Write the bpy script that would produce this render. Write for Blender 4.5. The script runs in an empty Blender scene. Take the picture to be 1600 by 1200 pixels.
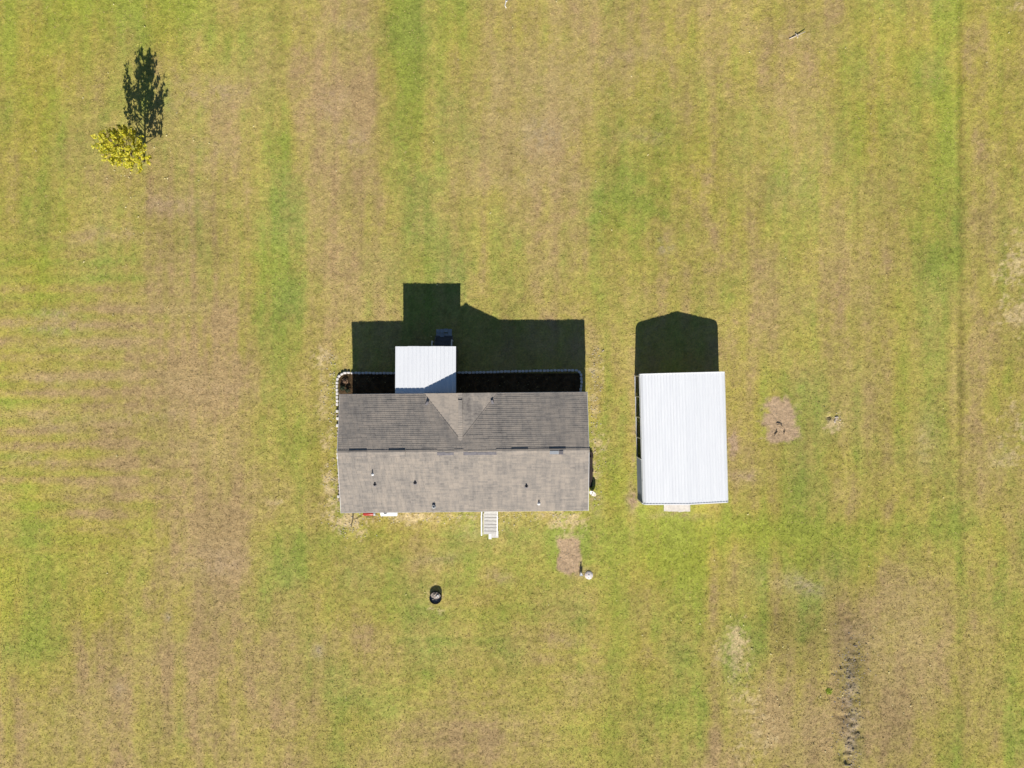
import bpy, bmesh, math, random
import numpy as np
from mathutils import Vector, Matrix
random.seed(7)
R = math.radians
scene = bpy.context.scene
col = scene.collection

# ---------------------------------------------------------------- camera, sky, sun, exposure
H = 52.4                     # drone height in metres
S = 0.0473                   # metres on the ground per photo pixel
cam_d = bpy.data.cameras.new('camera')
cam = bpy.data.objects.new('camera', cam_d); col.objects.link(cam)
cam.location = (0, 0, H)
cam_d.sensor_width = 36.0
cam_d.lens = 36.0 * H / (1600 * S)
cam_d.clip_start = 0.5; cam_d.clip_end = 3000
scene.camera = cam

SUN_EL = math.atan(0.59)
sun_dir = Vector((-0.022, -1.0, 0.59)).normalized()      # towards the sun (due south, in the lower part of the picture)
world = bpy.data.worlds.new('World'); scene.world = world
world.use_nodes = True
nt = world.node_tree
for n in list(nt.nodes): nt.nodes.remove(n)
wo = nt.nodes.new('ShaderNodeOutputWorld'); bg = nt.nodes.new('ShaderNodeBackground')
sky = nt.nodes.new('ShaderNodeTexSky'); sky.sky_type = 'NISHITA'; sky.sun_disc = False
sky.sun_elevation = SUN_EL
sky.sun_rotation = math.atan2(sun_dir.x, sun_dir.y)
sky.air_density = 1.0; sky.dust_density = 0.0; sky.ozone_density = 3.0
nt.links.new(sky.outputs[0], bg.inputs[0]); nt.links.new(bg.outputs[0], wo.inputs[0])
bg.inputs[1].default_value = 0.05
sd = bpy.data.lights.new('sun', 'SUN'); sun = bpy.data.objects.new('sun', sd); col.objects.link(sun)
sd.energy = 5.0; sd.angle = R(0.5); sd.color = (1.0, 0.95, 0.87)
sun.rotation_euler = sun_dir.to_track_quat('Z', 'Y').to_euler()
sun.location = (0, -30, 30)
scene.view_settings.view_transform = 'Standard'
scene.view_settings.look = 'None'
scene.view_settings.exposure = 0.55
scene.view_settings.gamma = 1.0
scene.view_settings.use_curve_mapping = False

# ---------------------------------------------------------------- helpers
def lin(c):
    out = []
    for v in c[:3]:
        v = v / 255.0
        out.append(v / 12.92 if v <= 0.04045 else ((v + 0.055) / 1.055) ** 2.4)
    return out

def tag(o, label=None, cat=None, group=None, kind=None):
    if label: o['label'] = label
    if cat: o['category'] = cat
    if group: o['group'] = group
    if kind: o['kind'] = kind
    return o

def empty(name, loc, rz=0, label=None, cat=None, group=None):
    o = bpy.data.objects.new(name, None); col.objects.link(o)
    o.location = loc; o.rotation_euler = (0, 0, rz); o.empty_display_size = 0.3
    return tag(o, label, cat, group)

def g(px, py, z=0.0):
    """ground-plan position of a point seen at photo pixel (px,py) standing z metres high"""
    k = S * (H - z) / H
    return ((px - 800) * k, (600 - py) * k)

class MB:
    def __init__(s): s.v = []; s.f = []
    def add(s, vs, fs):
        b = len(s.v); s.v += [tuple(p) for p in vs]; s.f += [tuple(b + i for i in f) for f in fs]
        return s
    def box(s, x0, x1, y0, y1, z0, z1, m=None):
        vs = [(x0,y0,z0),(x1,y0,z0),(x1,y1,z0),(x0,y1,z0),(x0,y0,z1),(x1,y0,z1),(x1,y1,z1),(x0,y1,z1)]
        if m: vs = [m @ Vector(v) for v in vs]
        return s.add(vs, [(0,3,2,1),(4,5,6,7),(0,1,5,4),(1,2,6,5),(2,3,7,6),(3,0,4,7)])
    def bar(s, a, b, w, h=None):
        a = Vector(a); b = Vector(b); h = h or w
        d = (b - a).normalized(); up = Vector((0,0,1)) if abs(d.z) < .95 else Vector((0,1,0))
        sx = d.cross(up).normalized() * (w/2); sz = sx.cross(d).normalized() * (h/2)
        vs = [a-sx-sz, a+sx-sz, a+sx+sz, a-sx+sz, b-sx-sz, b+sx-sz, b+sx+sz, b-sx+sz]
        return s.add(vs, [(3,2,1,0),(4,5,6,7),(0,1,5,4),(1,2,6,5),(2,3,7,6),(3,0,4,7)])
    def tube(s, pts, rad, n=8, cap=True):
        pts = [Vector(p) for p in pts]
        rads = rad if isinstance(rad, (list, tuple)) else [rad]*len(pts)
        base = len(s.v)
        for i, p in enumerate(pts):
            d = (pts[min(i+1, len(pts)-1)] - pts[max(i-1, 0)]).normalized()
            up = Vector((0,0,1)) if abs(d.z) < .9 else Vector((0,1,0))
            a = d.cross(up).normalized(); b = a.cross(d).normalized()
            for j in range(n):
                t = 2*math.pi*j/n
                s.v.append(tuple(p + (a*math.cos(t) + b*math.sin(t))*rads[i]))
        for i in range(len(pts)-1):
            for j in range(n):
                k = (j+1) % n
                s.f.append((base+i*n+j, base+i*n+k, base+(i+1)*n+k, base+(i+1)*n+j))
        if cap:
            s.f.append(tuple(base+j for j in range(n))[::-1])
            s.f.append(tuple(base+(len(pts)-1)*n+j for j in range(n)))
        return s
    def lathe(s, prof, c=(0,0,0), n=24, wob=0.0):
        base = len(s.v)
        for r, z in prof:
            for j in range(n):
                t = 2*math.pi*j/n; rr = r*(1+wob*math.sin(3*t+z*9))
                s.v.append((c[0]+rr*math.cos(t), c[1]+rr*math.sin(t), c[2]+z))
        for i in range(len(prof)-1):
            for j in range(n):
                k = (j+1) % n
                s.f.append((base+i*n+j, base+i*n+k, base+(i+1)*n+k, base+(i+1)*n+j))
        return s
    def build(s, name, m, parent=None, smooth=False, loc=None, rot=None):
        me = bpy.data.meshes.new(name); me.from_pydata(s.v, [], s.f); me.update()
        if smooth: me.polygons.foreach_set('use_smooth', [True]*len(me.polygons))
        o = bpy.data.objects.new(name, me); col.objects.link(o)
        me.materials.append(m)
        if parent: o.parent = parent
        if loc: o.location = loc
        if rot: o.rotation_euler = rot
        return o

def rock_mb(r, seed, sq=(1,1,.6), sub=1):
    rn = random.Random(seed)
    bm = bmesh.new(); bmesh.ops.create_icosphere(bm, subdivisions=sub, radius=r)
    mb = MB()
    for v in bm.verts:
        k = 1 + rn.uniform(-.22, .22)
        mb.v.append((v.co.x*k*sq[0], v.co.y*k*sq[1], v.co.z*k*sq[2]))
    for f in bm.faces: mb.f.append(tuple(v.index for v in f.verts))
    bm.free(); return mb

# ---------------------------------------------------------------- materials
def mat(name, c, rough=0.8, metal=0.0, var=0.0, scale=6.0, bump=0.0, bscale=40.0, c2=None, stretch=(1,1,1), spec=0.3):
    """base colour c (linear), a second colour c2 mixed in by two octaves of noise, fine bump"""
    m = bpy.data.materials.new(name); m.use_nodes = True
    t = m.node_tree; b = t.nodes['Principled BSDF']
    b.inputs['Roughness'].default_value = rough; b.inputs['Metallic'].default_value = metal
    b.inputs['Specular IOR Level'].default_value = spec
    geo = t.nodes.new('ShaderNodeNewGeometry')
    mp = t.nodes.new('ShaderNodeMapping'); mp.inputs['Scale'].default_value = stretch
    t.links.new(geo.outputs['Position'], mp.inputs['Vector'])
    if var > 0 or c2:
        n1 = t.nodes.new('ShaderNodeTexNoise'); n1.inputs['Scale'].default_value = scale
        n1.inputs['Detail'].default_value = 8; n1.inputs['Roughness'].default_value = .65
        t.links.new(mp.outputs[0], n1.inputs['Vector'])
        rp = t.nodes.new('ShaderNodeValToRGB')
        rp.color_ramp.elements[0].position = .32; rp.color_ramp.elements[1].position = .68
        d = c2 if c2 else [v*(1-var) for v in c]
        rp.color_ramp.elements[0].color = (*d, 1); rp.color_ramp.elements[1].color = (*c, 1)
        t.links.new(n1.outputs['Fac'], rp.inputs[0]); t.links.new(rp.outputs[0], b.inputs['Base Color'])
    else:
        b.inputs['Base Color'].default_value = (*c, 1)
    if bump > 0:
        n2 = t.nodes.new('ShaderNodeTexNoise'); n2.inputs['Scale'].default_value = bscale; n2.inputs['Detail'].default_value = 6
        t.links.new(mp.outputs[0], n2.inputs['Vector'])
        bp = t.nodes.new('ShaderNodeBump'); bp.inputs['Strength'].default_value = bump; bp.inputs['Distance'].default_value = .02
        t.links.new(n2.outputs['Fac'], bp.inputs['Height']); t.links.new(bp.outputs[0], b.inputs['Normal'])
    return m

M = {}
M['white_metal'] = mat('white_painted_steel', (.775,.785,.80), .45, 0, .10, 1.3, 0, c2=(.715,.725,.75), stretch=(3,.25,1), spec=.4)
M['white_trim'] = mat('white_trim_paint', (.80,.80,.80), .5, 0, .08, 3)
M['galv'] = mat('galvanised_tube', (.60,.61,.63), .45, .3, .2, 5)
M['vinyl'] = mat('pale_vinyl_siding', (.62,.60,.55), .55, 0, .08, 2)
M['skirt'] = mat('skirting_panel', (.45,.43,.40), .7, 0, .2, 2)
M['glass'] = mat('window_glass', (.03,.04,.05), .08, 0)
M['dark'] = mat('dark_opening', (.012,.012,.013), .6, 0)
M['black_steel'] = mat('blackened_steel', (.012,.012,.013), .6, .2, .3, 12)
M['conc'] = mat('concrete', (.60,.55,.50), .9, 0, .3, 3.5, .3, 30)
M['conc_white'] = mat('pale_concrete', (.66,.63,.60), .85, 0, .25, 6, .3, 30)
M['wood_grey'] = mat('weathered_timber', (.62,.60,.57), .85, 0, .3, 5, .3, 30, stretch=(1,4,1))
M['wood_dark'] = mat('dark_timber', (.05,.035,.028), .85, 0, .5, 5, .3, 30)
M['wood_back'] = mat('brown_treated_timber', (.17,.15,.14), .85, 0, .3, 5, .3, 30)
M['edging'] = mat('white_edging_block', (.78,.74,.71), .85, 0, .2, 9, .3, 40)
M['edging_old'] = mat('weathered_edging_block', (.55,.46,.38), .9, 0, .5, 9, .3, 40, c2=(.20,.13,.09))
M['felt'] = mat('exposed_roof_felt', (.20,.19,.20), .9, 0, .3, 4, .3, 40, c2=(.13,.12,.13))
M['lead'] = mat('grey_flashing', (.45,.47,.49), .5, .3, .2, 8)
M['red'] = mat('red_paint', (.36,.03,.02), .35, 0, .25, 5)
M['ash'] = mat('wood_ash', (.42,.36,.31), .95, 0, .4, 12, .5, 50)
M['rubber'] = mat('black_plastic', (.015,.013,.012), .5, 0)
M['bark'] = mat('bark', (.16,.12,.09), .9, 0, .3, 10, .5, 30)
M['deadwood'] = mat('bleached_wood', (.62,.55,.45), .85, 0, .3, 8)
M['rubble'] = mat('pale_rubble', (.62,.54,.45), .9, 0, .35, 9, .4, 40)
M['clod'] = mat('grey_soil_clod', (.33,.275,.21), .95, 0, .35, 6, .5, 30)
M['side'] = mat('grey_blue_steel', (.23,.26,.30), .5, 0, .15, 2)  # garage side walls: darker and bluer grey than the roof sheets
M['lid'] = mat('white_plastic_lid', (.74,.72,.69), .6, 0, .3, 7, c2=(.50,.40,.36))

def shingle_mat(name='asphalt_shingle', off=0.0, blot=.9):
    m = bpy.data.materials.new(name); m.use_nodes = True
    t = m.node_tree; b = t.nodes['Principled BSDF']; L = t.links
    b.inputs['Roughness'].default_value = .95; b.inputs['Specular IOR Level'].default_value = .15
    geo = t.nodes.new('ShaderNodeNewGeometry')
    # a colour of its own for each shingle tab
    sn = t.nodes.new('ShaderNodeVectorMath'); sn.operation = 'SNAP'; sn.inputs[1].default_value = (.333, .142, 50)
    L.new(geo.outputs['Position'], sn.inputs[0])
    wn = t.nodes.new('ShaderNodeTexWhiteNoise'); wn.noise_dimensions = '3D'; L.new(sn.outputs[0], wn.inputs['Vector'])
    # weathering streaks running down the slope and broad blotches
    mp = t.nodes.new('ShaderNodeMapping'); mp.inputs['Scale'].default_value = (2.2, .35, 1)
    L.new(geo.outputs['Position'], mp.inputs['Vector'])
    st = t.nodes.new('ShaderNodeTexNoise'); st.inputs['Scale'].default_value = 1.6; st.inputs['Detail'].default_value = 6
    L.new(mp.outputs[0], st.inputs['Vector'])
    bl = t.nodes.new('ShaderNodeTexNoise'); bl.inputs['Scale'].default_value = .8; bl.inputs['Detail'].default_value = 7; bl.inputs['Roughness'].default_value = .6
    L.new(geo.outputs['Position'], bl.inputs['Vector'])
    gr = t.nodes.new('ShaderNodeTexNoise'); gr.inputs['Scale'].default_value = 14; gr.inputs['Detail'].default_value = 5
    L.new(geo.outputs['Position'], gr.inputs['Vector'])
    def ma(op, a, bb, c=None):
        n = t.nodes.new('ShaderNodeMath'); n.operation = op
        for i, q in enumerate((a, bb, c)):
            if q is None: continue
            if isinstance(q, (int, float)): n.inputs[i].default_value = q
            else: L.new(q, n.inputs[i])
        return n.outputs[0]
    v = ma('MULTIPLY_ADD', wn.outputs['Value'], .22, .0)
    v = ma('MULTIPLY_ADD', st.outputs['Fac'], .75, v)
    dk = t.nodes.new('ShaderNodeMapping'); dk.inputs['Scale'].default_value = (.35, 5.0, 1); L.new(geo.outputs['Position'], dk.inputs['Vector'])
    dn_ = t.nodes.new('ShaderNodeTexNoise'); dn_.inputs['Scale'].default_value = 2.6; dn_.inputs['Detail'].default_value = 5; L.new(dk.outputs[0], dn_.inputs['Vector'])
    v = ma('MULTIPLY_ADD', dn_.outputs['Fac'], .55, v)
    v = ma('ADD', v, .125)
    v = ma('MULTIPLY_ADD', bl.outputs['Fac'], blot, v)
    v = ma('MULTIPLY_ADD', gr.outputs['Fac'], .5, v)
    v = ma('SUBTRACT', v, 1.0 - off + (blot-.9)*.5)
    rp = t.nodes.new('ShaderNodeValToRGB'); e = rp.color_ramp.elements
    e[0].position = .1; e[0].color = (.145, .131, .122, 1)
    e[1].position = .9; e[1].color = (.38, .325, .27, 1)
    q = rp.color_ramp.elements.new(.5); q.color = (.262, .235, .208, 1)
    L.new(v, rp.inputs[0]); L.new(rp.outputs[0], b.inputs['Base Color'])
    bp = t.nodes.new('ShaderNodeBump'); bp.inputs['Strength'].default_value = .5; bp.inputs['Distance'].default_value = .01
    gf = t.nodes.new('ShaderNodeTexNoise'); gf.inputs['Scale'].default_value = 60; gf.inputs['Detail'].default_value = 3
    L.new(geo.outputs['Position'], gf.inputs['Vector'])
    L.new(gf.outputs['Fac'], bp.inputs['Height']); L.new(bp.outputs[0], b.inputs['Normal'])
    return m
M['shingle'] = shingle_mat('asphalt_shingle', .07)
M['shingle_pale'] = shingle_mat('pale_shingle', .30)  # same shingle in a paler tone, for the gable's left face
M['shingle_stained'] = shingle_mat('algae_stained_shingle', -.10, 1.5)

def attr_mat(name, fine=True, rough=.95):
    """colour from the mesh's own colour attribute (the turf's colour), broken up with fine noise"""
    m = bpy.data.materials.new(name); m.use_nodes = True
    t = m.node_tree; b = t.nodes['Principled BSDF']; L = t.links
    b.inputs['Roughness'].default_value = rough; b.inputs['Specular IOR Level'].default_value = .1
    at = t.nodes.new('ShaderNodeAttribute'); at.attribute_name = 'turf'
    if not fine:
        L.new(at.outputs['Color'], b.inputs['Base Color']); return m
    geo = t.nodes.new('ShaderNodeNewGeometry')
    n1 = t.nodes.new('ShaderNodeTexNoise'); n1.inputs['Scale'].default_value = 7.5; n1.inputs['Detail'].default_value = 6; n1.inputs['Roughness'].default_value = .75
    L.new(geo.outputs['Position'], n1.inputs['Vector'])
    mr = t.nodes.new('ShaderNodeMapRange'); mr.inputs[1].default_value = .3; mr.inputs[2].default_value = .7
    mr.inputs[3].default_value = .66; mr.inputs[4].default_value = 1.34
    L.new(n1.outputs['Fac'], mr.inputs[0])
    mx = t.nodes.new('ShaderNodeMix'); mx.data_type = 'RGBA'; mx.blend_type = 'MULTIPLY'; mx.inputs['Factor'].default_value = 1
    L.new(at.outputs['Color'], mx.inputs['A']); L.new(mr.outputs[0], mx.inputs['B'])
    # straw blades among the green ones
    n3 = t.nodes.new('ShaderNodeTexNoise'); n3.inputs['Scale'].default_value = 3.2; n3.inputs['Detail'].default_value = 8; n3.inputs['Roughness'].default_value = .8
    L.new(geo.outputs['Position'], n3.inputs['Vector'])
    mr3 = t.nodes.new('ShaderNodeMapRange'); mr3.inputs[1].default_value = .54; mr3.inputs[2].default_value = .72
    mr3.inputs[3].default_value = 0; mr3.inputs[4].default_value = .45
    L.new(n3.outputs['Fac'], mr3.inputs[0])
    mx2 = t.nodes.new('ShaderNodeMix'); mx2.data_type = 'RGBA'
    L.new(mr3.outputs[0], mx2.inputs['Factor']); L.new(mx.outputs['Result'], mx2.inputs['A']); mx2.inputs['B'].default_value = (.36, .27, .12, 1)
    L.new(mx2.outputs['Result'], b.inputs['Base Color'])
    n2 = t.nodes.new('ShaderNodeTexNoise'); n2.inputs['Scale'].default_value = 9; n2.inputs['Detail'].default_value = 7; n2.inputs['Roughness'].default_value = .7
    L.new(geo.outputs['Position'], n2.inputs['Vector'])
    bp = t.nodes.new('ShaderNodeBump'); bp.inputs['Strength'].default_value = 1.0; bp.inputs['Distance'].default_value = .045
    L.new(n2.outputs['Fac'], bp.inputs['Height']); L.new(bp.outputs[0], b.inputs['Normal'])
    return m
M['turf'] = attr_mat('mown_turf')
M['blade'] = attr_mat('grass_blades', fine=False)

# ---------------------------------------------------------------- colour of the turf, as a function of the place
rng = np.random.RandomState(11)
_tabs = [rng.rand(257, 257) for _ in range(12)]
def vnoise(x, y, sx, sy, k):
    """smooth value noise with cells of sx by sy"""
    T = _tabs[k % 12]
    u = x / sx + 37.3 * (k + 1); v = y / sy + 91.7 * (k + 1)
    iu = np.floor(u).astype(int); iv = np.floor(v).astype(int)
    fu = u - iu; fv = v - iv
    fu = fu*fu*(3-2*fu); fv = fv*fv*(3-2*fv)
    a = T[iu % 256, iv % 256]; b = T[(iu+1) % 256, iv % 256]; c = T[iu % 256, (iv+1) % 256]; d = T[(iu+1) % 256, (iv+1) % 256]
    return (a*(1-fu)+b*fu)*(1-fv) + (c*(1-fu)+d*fu)*fv - .5
GREEN = np.array([
    [8,8,8,7,4,3,8,4,4,4,4,4,4,5,7,5],
    [7,6,5,4,3,2,8,4,3,4,5,4,4,5,7,5],
    [5,4,3,3,5,3,6,4,3,4,6,5,5,5,7,5],
    [6,5,3,4,6,4,6,5,4,6,6,5,5,4,7,5],
    [6,5,3,3,7,4,6,4,4,5,4,5,4,4,7,4],
    [4,2,1,2,6,5,5,4,3,4,4,3,4,3,6,3],
    [5,3,1,2,5,5,5,5,5,5,5,4,6,3,6,4],
    [4,3,2,2,5,5,5,5,5,7,6,5,6,5,6,4],
    [7,6,4,2,6,5,5,6,6,7,8,6,7,6,6,6],
    [6,6,4,3,6,6,7,6,6,7,7,5,4,2,4,6],
    [4,3,2,2,4,5,5,4,5,7,7,4,3,2,4,6],
    [3,3,2,3,3,6,3,3,4,7,7,3,2,2,5,6]], float) / 9.0
YELLOW = np.array([
    [8,8,7,6,4,3,6,4,4,5,5,5,5,6,6,7],
    [8,6,4,4,3,2,5,3,3,5,6,5,5,6,6,7],
    [6,4,3,3,3,3,4,3,3,6,7,6,5,6,5,5],
    [7,5,3,3,3,3,4,4,3,4,6,5,5,5,5,5],
    [8,5,4,4,4,3,3,3,3,4,4,4,4,4,5,4],
    [8,5,4,4,4,3,3,3,3,3,4,4,4,4,5,4],
    [7,5,4,4,5,5,5,4,4,5,5,5,4,4,5,5],
    [6,6,4,4,5,5,5,4,4,7,6,5,5,5,5,4],
    [8,8,5,4,5,4,4,4,4,6,8,7,6,6,5,5],
    [7,7,5,4,4,4,4,4,4,5,6,4,4,4,5,6],
    [6,5,4,4,4,4,4,4,4,5,6,4,4,4,4,5],
    [5,5,4,4,4,4,4,4,4,6,6,4,4,4,5,6]], float) / 9.0
def grid(Gd, x, y):
    u = np.clip(x/100 - .5, 0, 14.999); v = np.clip(y/100 - .5, 0, 10.999)
    iu = u.astype(int); iv = v.astype(int); fu = u-iu; fv = v-iv
    fu = fu*fu*(3-2*fu); fv = fv*fv*(3-2*fv)
    return (Gd[iv,iu]*(1-fu)+Gd[iv,iu+1]*fu)*(1-fv) + (Gd[iv+1,iu]*(1-fu)+Gd[iv+1,iu+1]*fu)*fv
def blob(x, y, cx, cy, rx, ry, p=2.0):
    return np.exp(-(np.abs((x-cx)/rx)**p + np.abs((y-cy)/ry)**p))
# place by place: (cx, cy, rx, ry, greenness change)
GB = [(640,110,38,120,.42),(622,40,28,60,.2),(685,410,40,70,.25),(935,320,55,30,.35),(430,420,26,260,.30),(432,210,22,120,.2),
      (480,150,34,130,-.30),(568,165,42,80,-.38),(500,450,36,90,-.22),(468,860,55,38,.30),(600,1112,46,36,.34),
      (1310,872,50,26,.32),(1190,910,14,90,.32),(1072,1020,22,220,.22),(1113,1030,14,190,-.42),(1022,1040,16,170,-.30),
      (1462,330,34,380,.25),(1528,300,18,300,-.34),(1410,330,30,160,-.22),(1300,430,20,180,-.22),(985,730,28,60,.20),
      (1035,860,60,26,.25),(1280,828,230,16,.34),(1180,818,120,22,.2),(570,640,10,10,0),(160,425,50,26,.26),(180,620,120,30,-.18),
      (280,560,70,60,-.2),(330,860,60,40,-.30),(350,1010,130,60,-.16),(850,210,45,30,-.22),(770,260,20,110,-.20),
      (690,220,18,70,.12),(1290,640,60,60,.20),(1245,780,40,60,.20),(1430,660,24,120,-.15),(60,1015,40,25,.34),
      (100,960,40,50,.1),(1180,1010,40,40,.25),(1240,1140,60,40,-.3),(1400,1000,60,90,-.30),(1255,930,35,25,.2),
      (1475,1170,20,60,.3),(1595,1130,18,90,.4),(560,930,25,60,.12),(740,1045,80,30,.14),(700,1150,130,40,-.25),(760,1060,180,30,-.12),(560,960,60,60,-.1),
      (560,1000,60,26,-.2),(760,820,26,16,.2),(870,860,9,34,.45),(885,836,20,8,.35),(910,860,9,34,.3),(640,870,60,14,.14),
      (590,835,18,10,.3),(720,880,80,8,-.12),(600,880,90,10,-.2),(230,330,60,22,-.16),(180,290,70,18,-.1),(1000,60,60,40,-.15),
      (1095,200,40,50,.12),(1185,180,14,80,.16),(1298,190,26,36,.25),(1340,120,14,120,.2),(1130,660,30,50,.05),(1210,830,30,40,.22)]
# dark rut lines and brown tints: (cx, cy, rx, ry, factor)
DB = [(1502,430,5,460,.76),(1491,500,3,500,1.08),(1503,600,5,110,.80),(1500,150,4,160,.85),(1335,1020,24,60,.68),(1326,1110,13,110,.72),(1310,960,34,46,.85),(1300,890,50,40,.92),(1390,930,50,50,.93),(1240,1000,50,60,.88),(1250,1080,40,80,.92),(1360,1060,50,90,.93),(1210,960,20,40,.88),
      (1340,340,3,60,.8),(790,270,26,60,.90),(735,130,24,110,.92),(320,955,26,45,.84),(1220,980,50,40,.86),
      (468,850,40,30,.9),(1290,1000,60,30,.88),(1205,200,5,300,.95),(720,340,22,60,.92),(1150,1010,9,60,.9),(560,300,30,40,.93)]
# pale straw / bare earth: (cx, cy, rx, ry, amount, colour index)
PB = [(840,190,60,100,.55,3),(770,160,16,120,.45,3),(900,120,40,80,.4,3),(860,90,16,80,.4,3),(740,250,14,90,.35,3),(1010,120,60,60,.3,3),(1230,240,60,80,.3,3),
      (60,505,90,9,.5,3),(120,535,120,8,.45,3),(150,590,150,9,.45,3),(120,650,160,9,.5,3),(260,480,70,10,.5,3),(290,620,60,40,.3,3),(300,700,80,30,.35,3),(330,900,40,90,.35,3),(120,1130,90,60,.3,3),(1400,1010,60,100,.45,3),(1240,1130,50,50,.4,3),(1430,960,40,60,.35,3),(1230,910,50,24,.35,3),(700,640,1,1,0,3),
      (540,812,26,14,.9,0),(552,832,14,12,.8,0),(660,808,70,9,.85,0),(740,806,50,10,.7,0),(850,806,50,9,.5,0),(885,812,22,14,.8,0),
      (513,570,20,18,.75,0),(510,640,12,60,.55,0),(514,720,12,60,.7,0),(516,780,14,30,.8,0),(930,580,12,28,.7,0),(930,700,10,40,.75,0),
      (932,780,12,20,.7,1),(925,640,8,40,.5,0),(886,838,16,8,.5,0),
      (888,858,16,14,1.6,1),(888,880,17,18,1.6,1),(1222,655,28,30,1.5,1),(1226,680,26,16,1.4,1),(1208,635,20,16,1.1,1),
      (1142,690,10,30,1.0,1),(1165,740,26,12,.7,1),(990,780,9,16,.9,1),(988,690,5,100,.5,1),(1302,655,13,11,.8,0),
      (1155,995,14,22,.75,0),(1145,1020,26,24,.5,0),(1170,1085,16,40,.65,0),(1180,1170,22,40,.55,0),(1150,1060,10,60,.4,0),
      (1585,410,26,40,.7,0),(1580,490,26,26,.7,0),(1590,690,22,50,.6,0),(1560,720,20,20,.35,0),(1590,10,24,16,.6,0),(1450,690,14,30,.4,0),
      (264,962,5,5,.8,2),(850,215,30,24,.35,2),(1035,380,14,10,.6,2),(1328,1130,12,80,.6,2),(1260,910,30,14,.4,2),
      (820,285,90,14,.16,0),(500,1018,8,10,.5,2),(190,1080,10,14,.3,2),(680,948,16,6,.6,0),(680,926,15,14,.5,0),(905,898,14,8,.7,1),
      (770,800,24,30,.4,0),(1060,805,40,5,.5,1),(85,490,30,8,.5,1),(70,516,30,7,.5,1),(120,508,40,9,.4,1),(160,545,50,8,.3,1),
      (70,590,30,7,.3,1),(90,665,36,8,.35,1),(240,655,50,8,.35,1),(60,720,30,14,.4,1),(330,610,60,14,.3,1),(300,150,60,40,.3,1),
      (360,145,26,18,.5,1),(270,320,70,18,.4,1),(160,370,60,14,.4,1),(330,235,40,20,.3,1),(550,225,26,18,.5,1),(520,160,24,40,.4,1),
      (550,40,30,12,.4,1),(740,830,20,14,.3,0),(1245,60,20,6,.6,0),(780,902,24,12,.4,1),(890,1000,30,12,.35,1),(420,780,10,8,.4,1),
      (435,779,5,4,.9,0),(340,880,60,26,.4,1),(1345,990,30,24,.3,1),(1010,210,40,12,.3,1),(970,90,50,12,.3,1),(680,870,40,10,.3,1)]
PC = np.array([lin((228,204,152)), lin((203,174,140)), lin((190,172,150)), lin((206,182,126))])
ALB = 0.73           # photo brightness of sunlit turf to base colour
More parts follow.
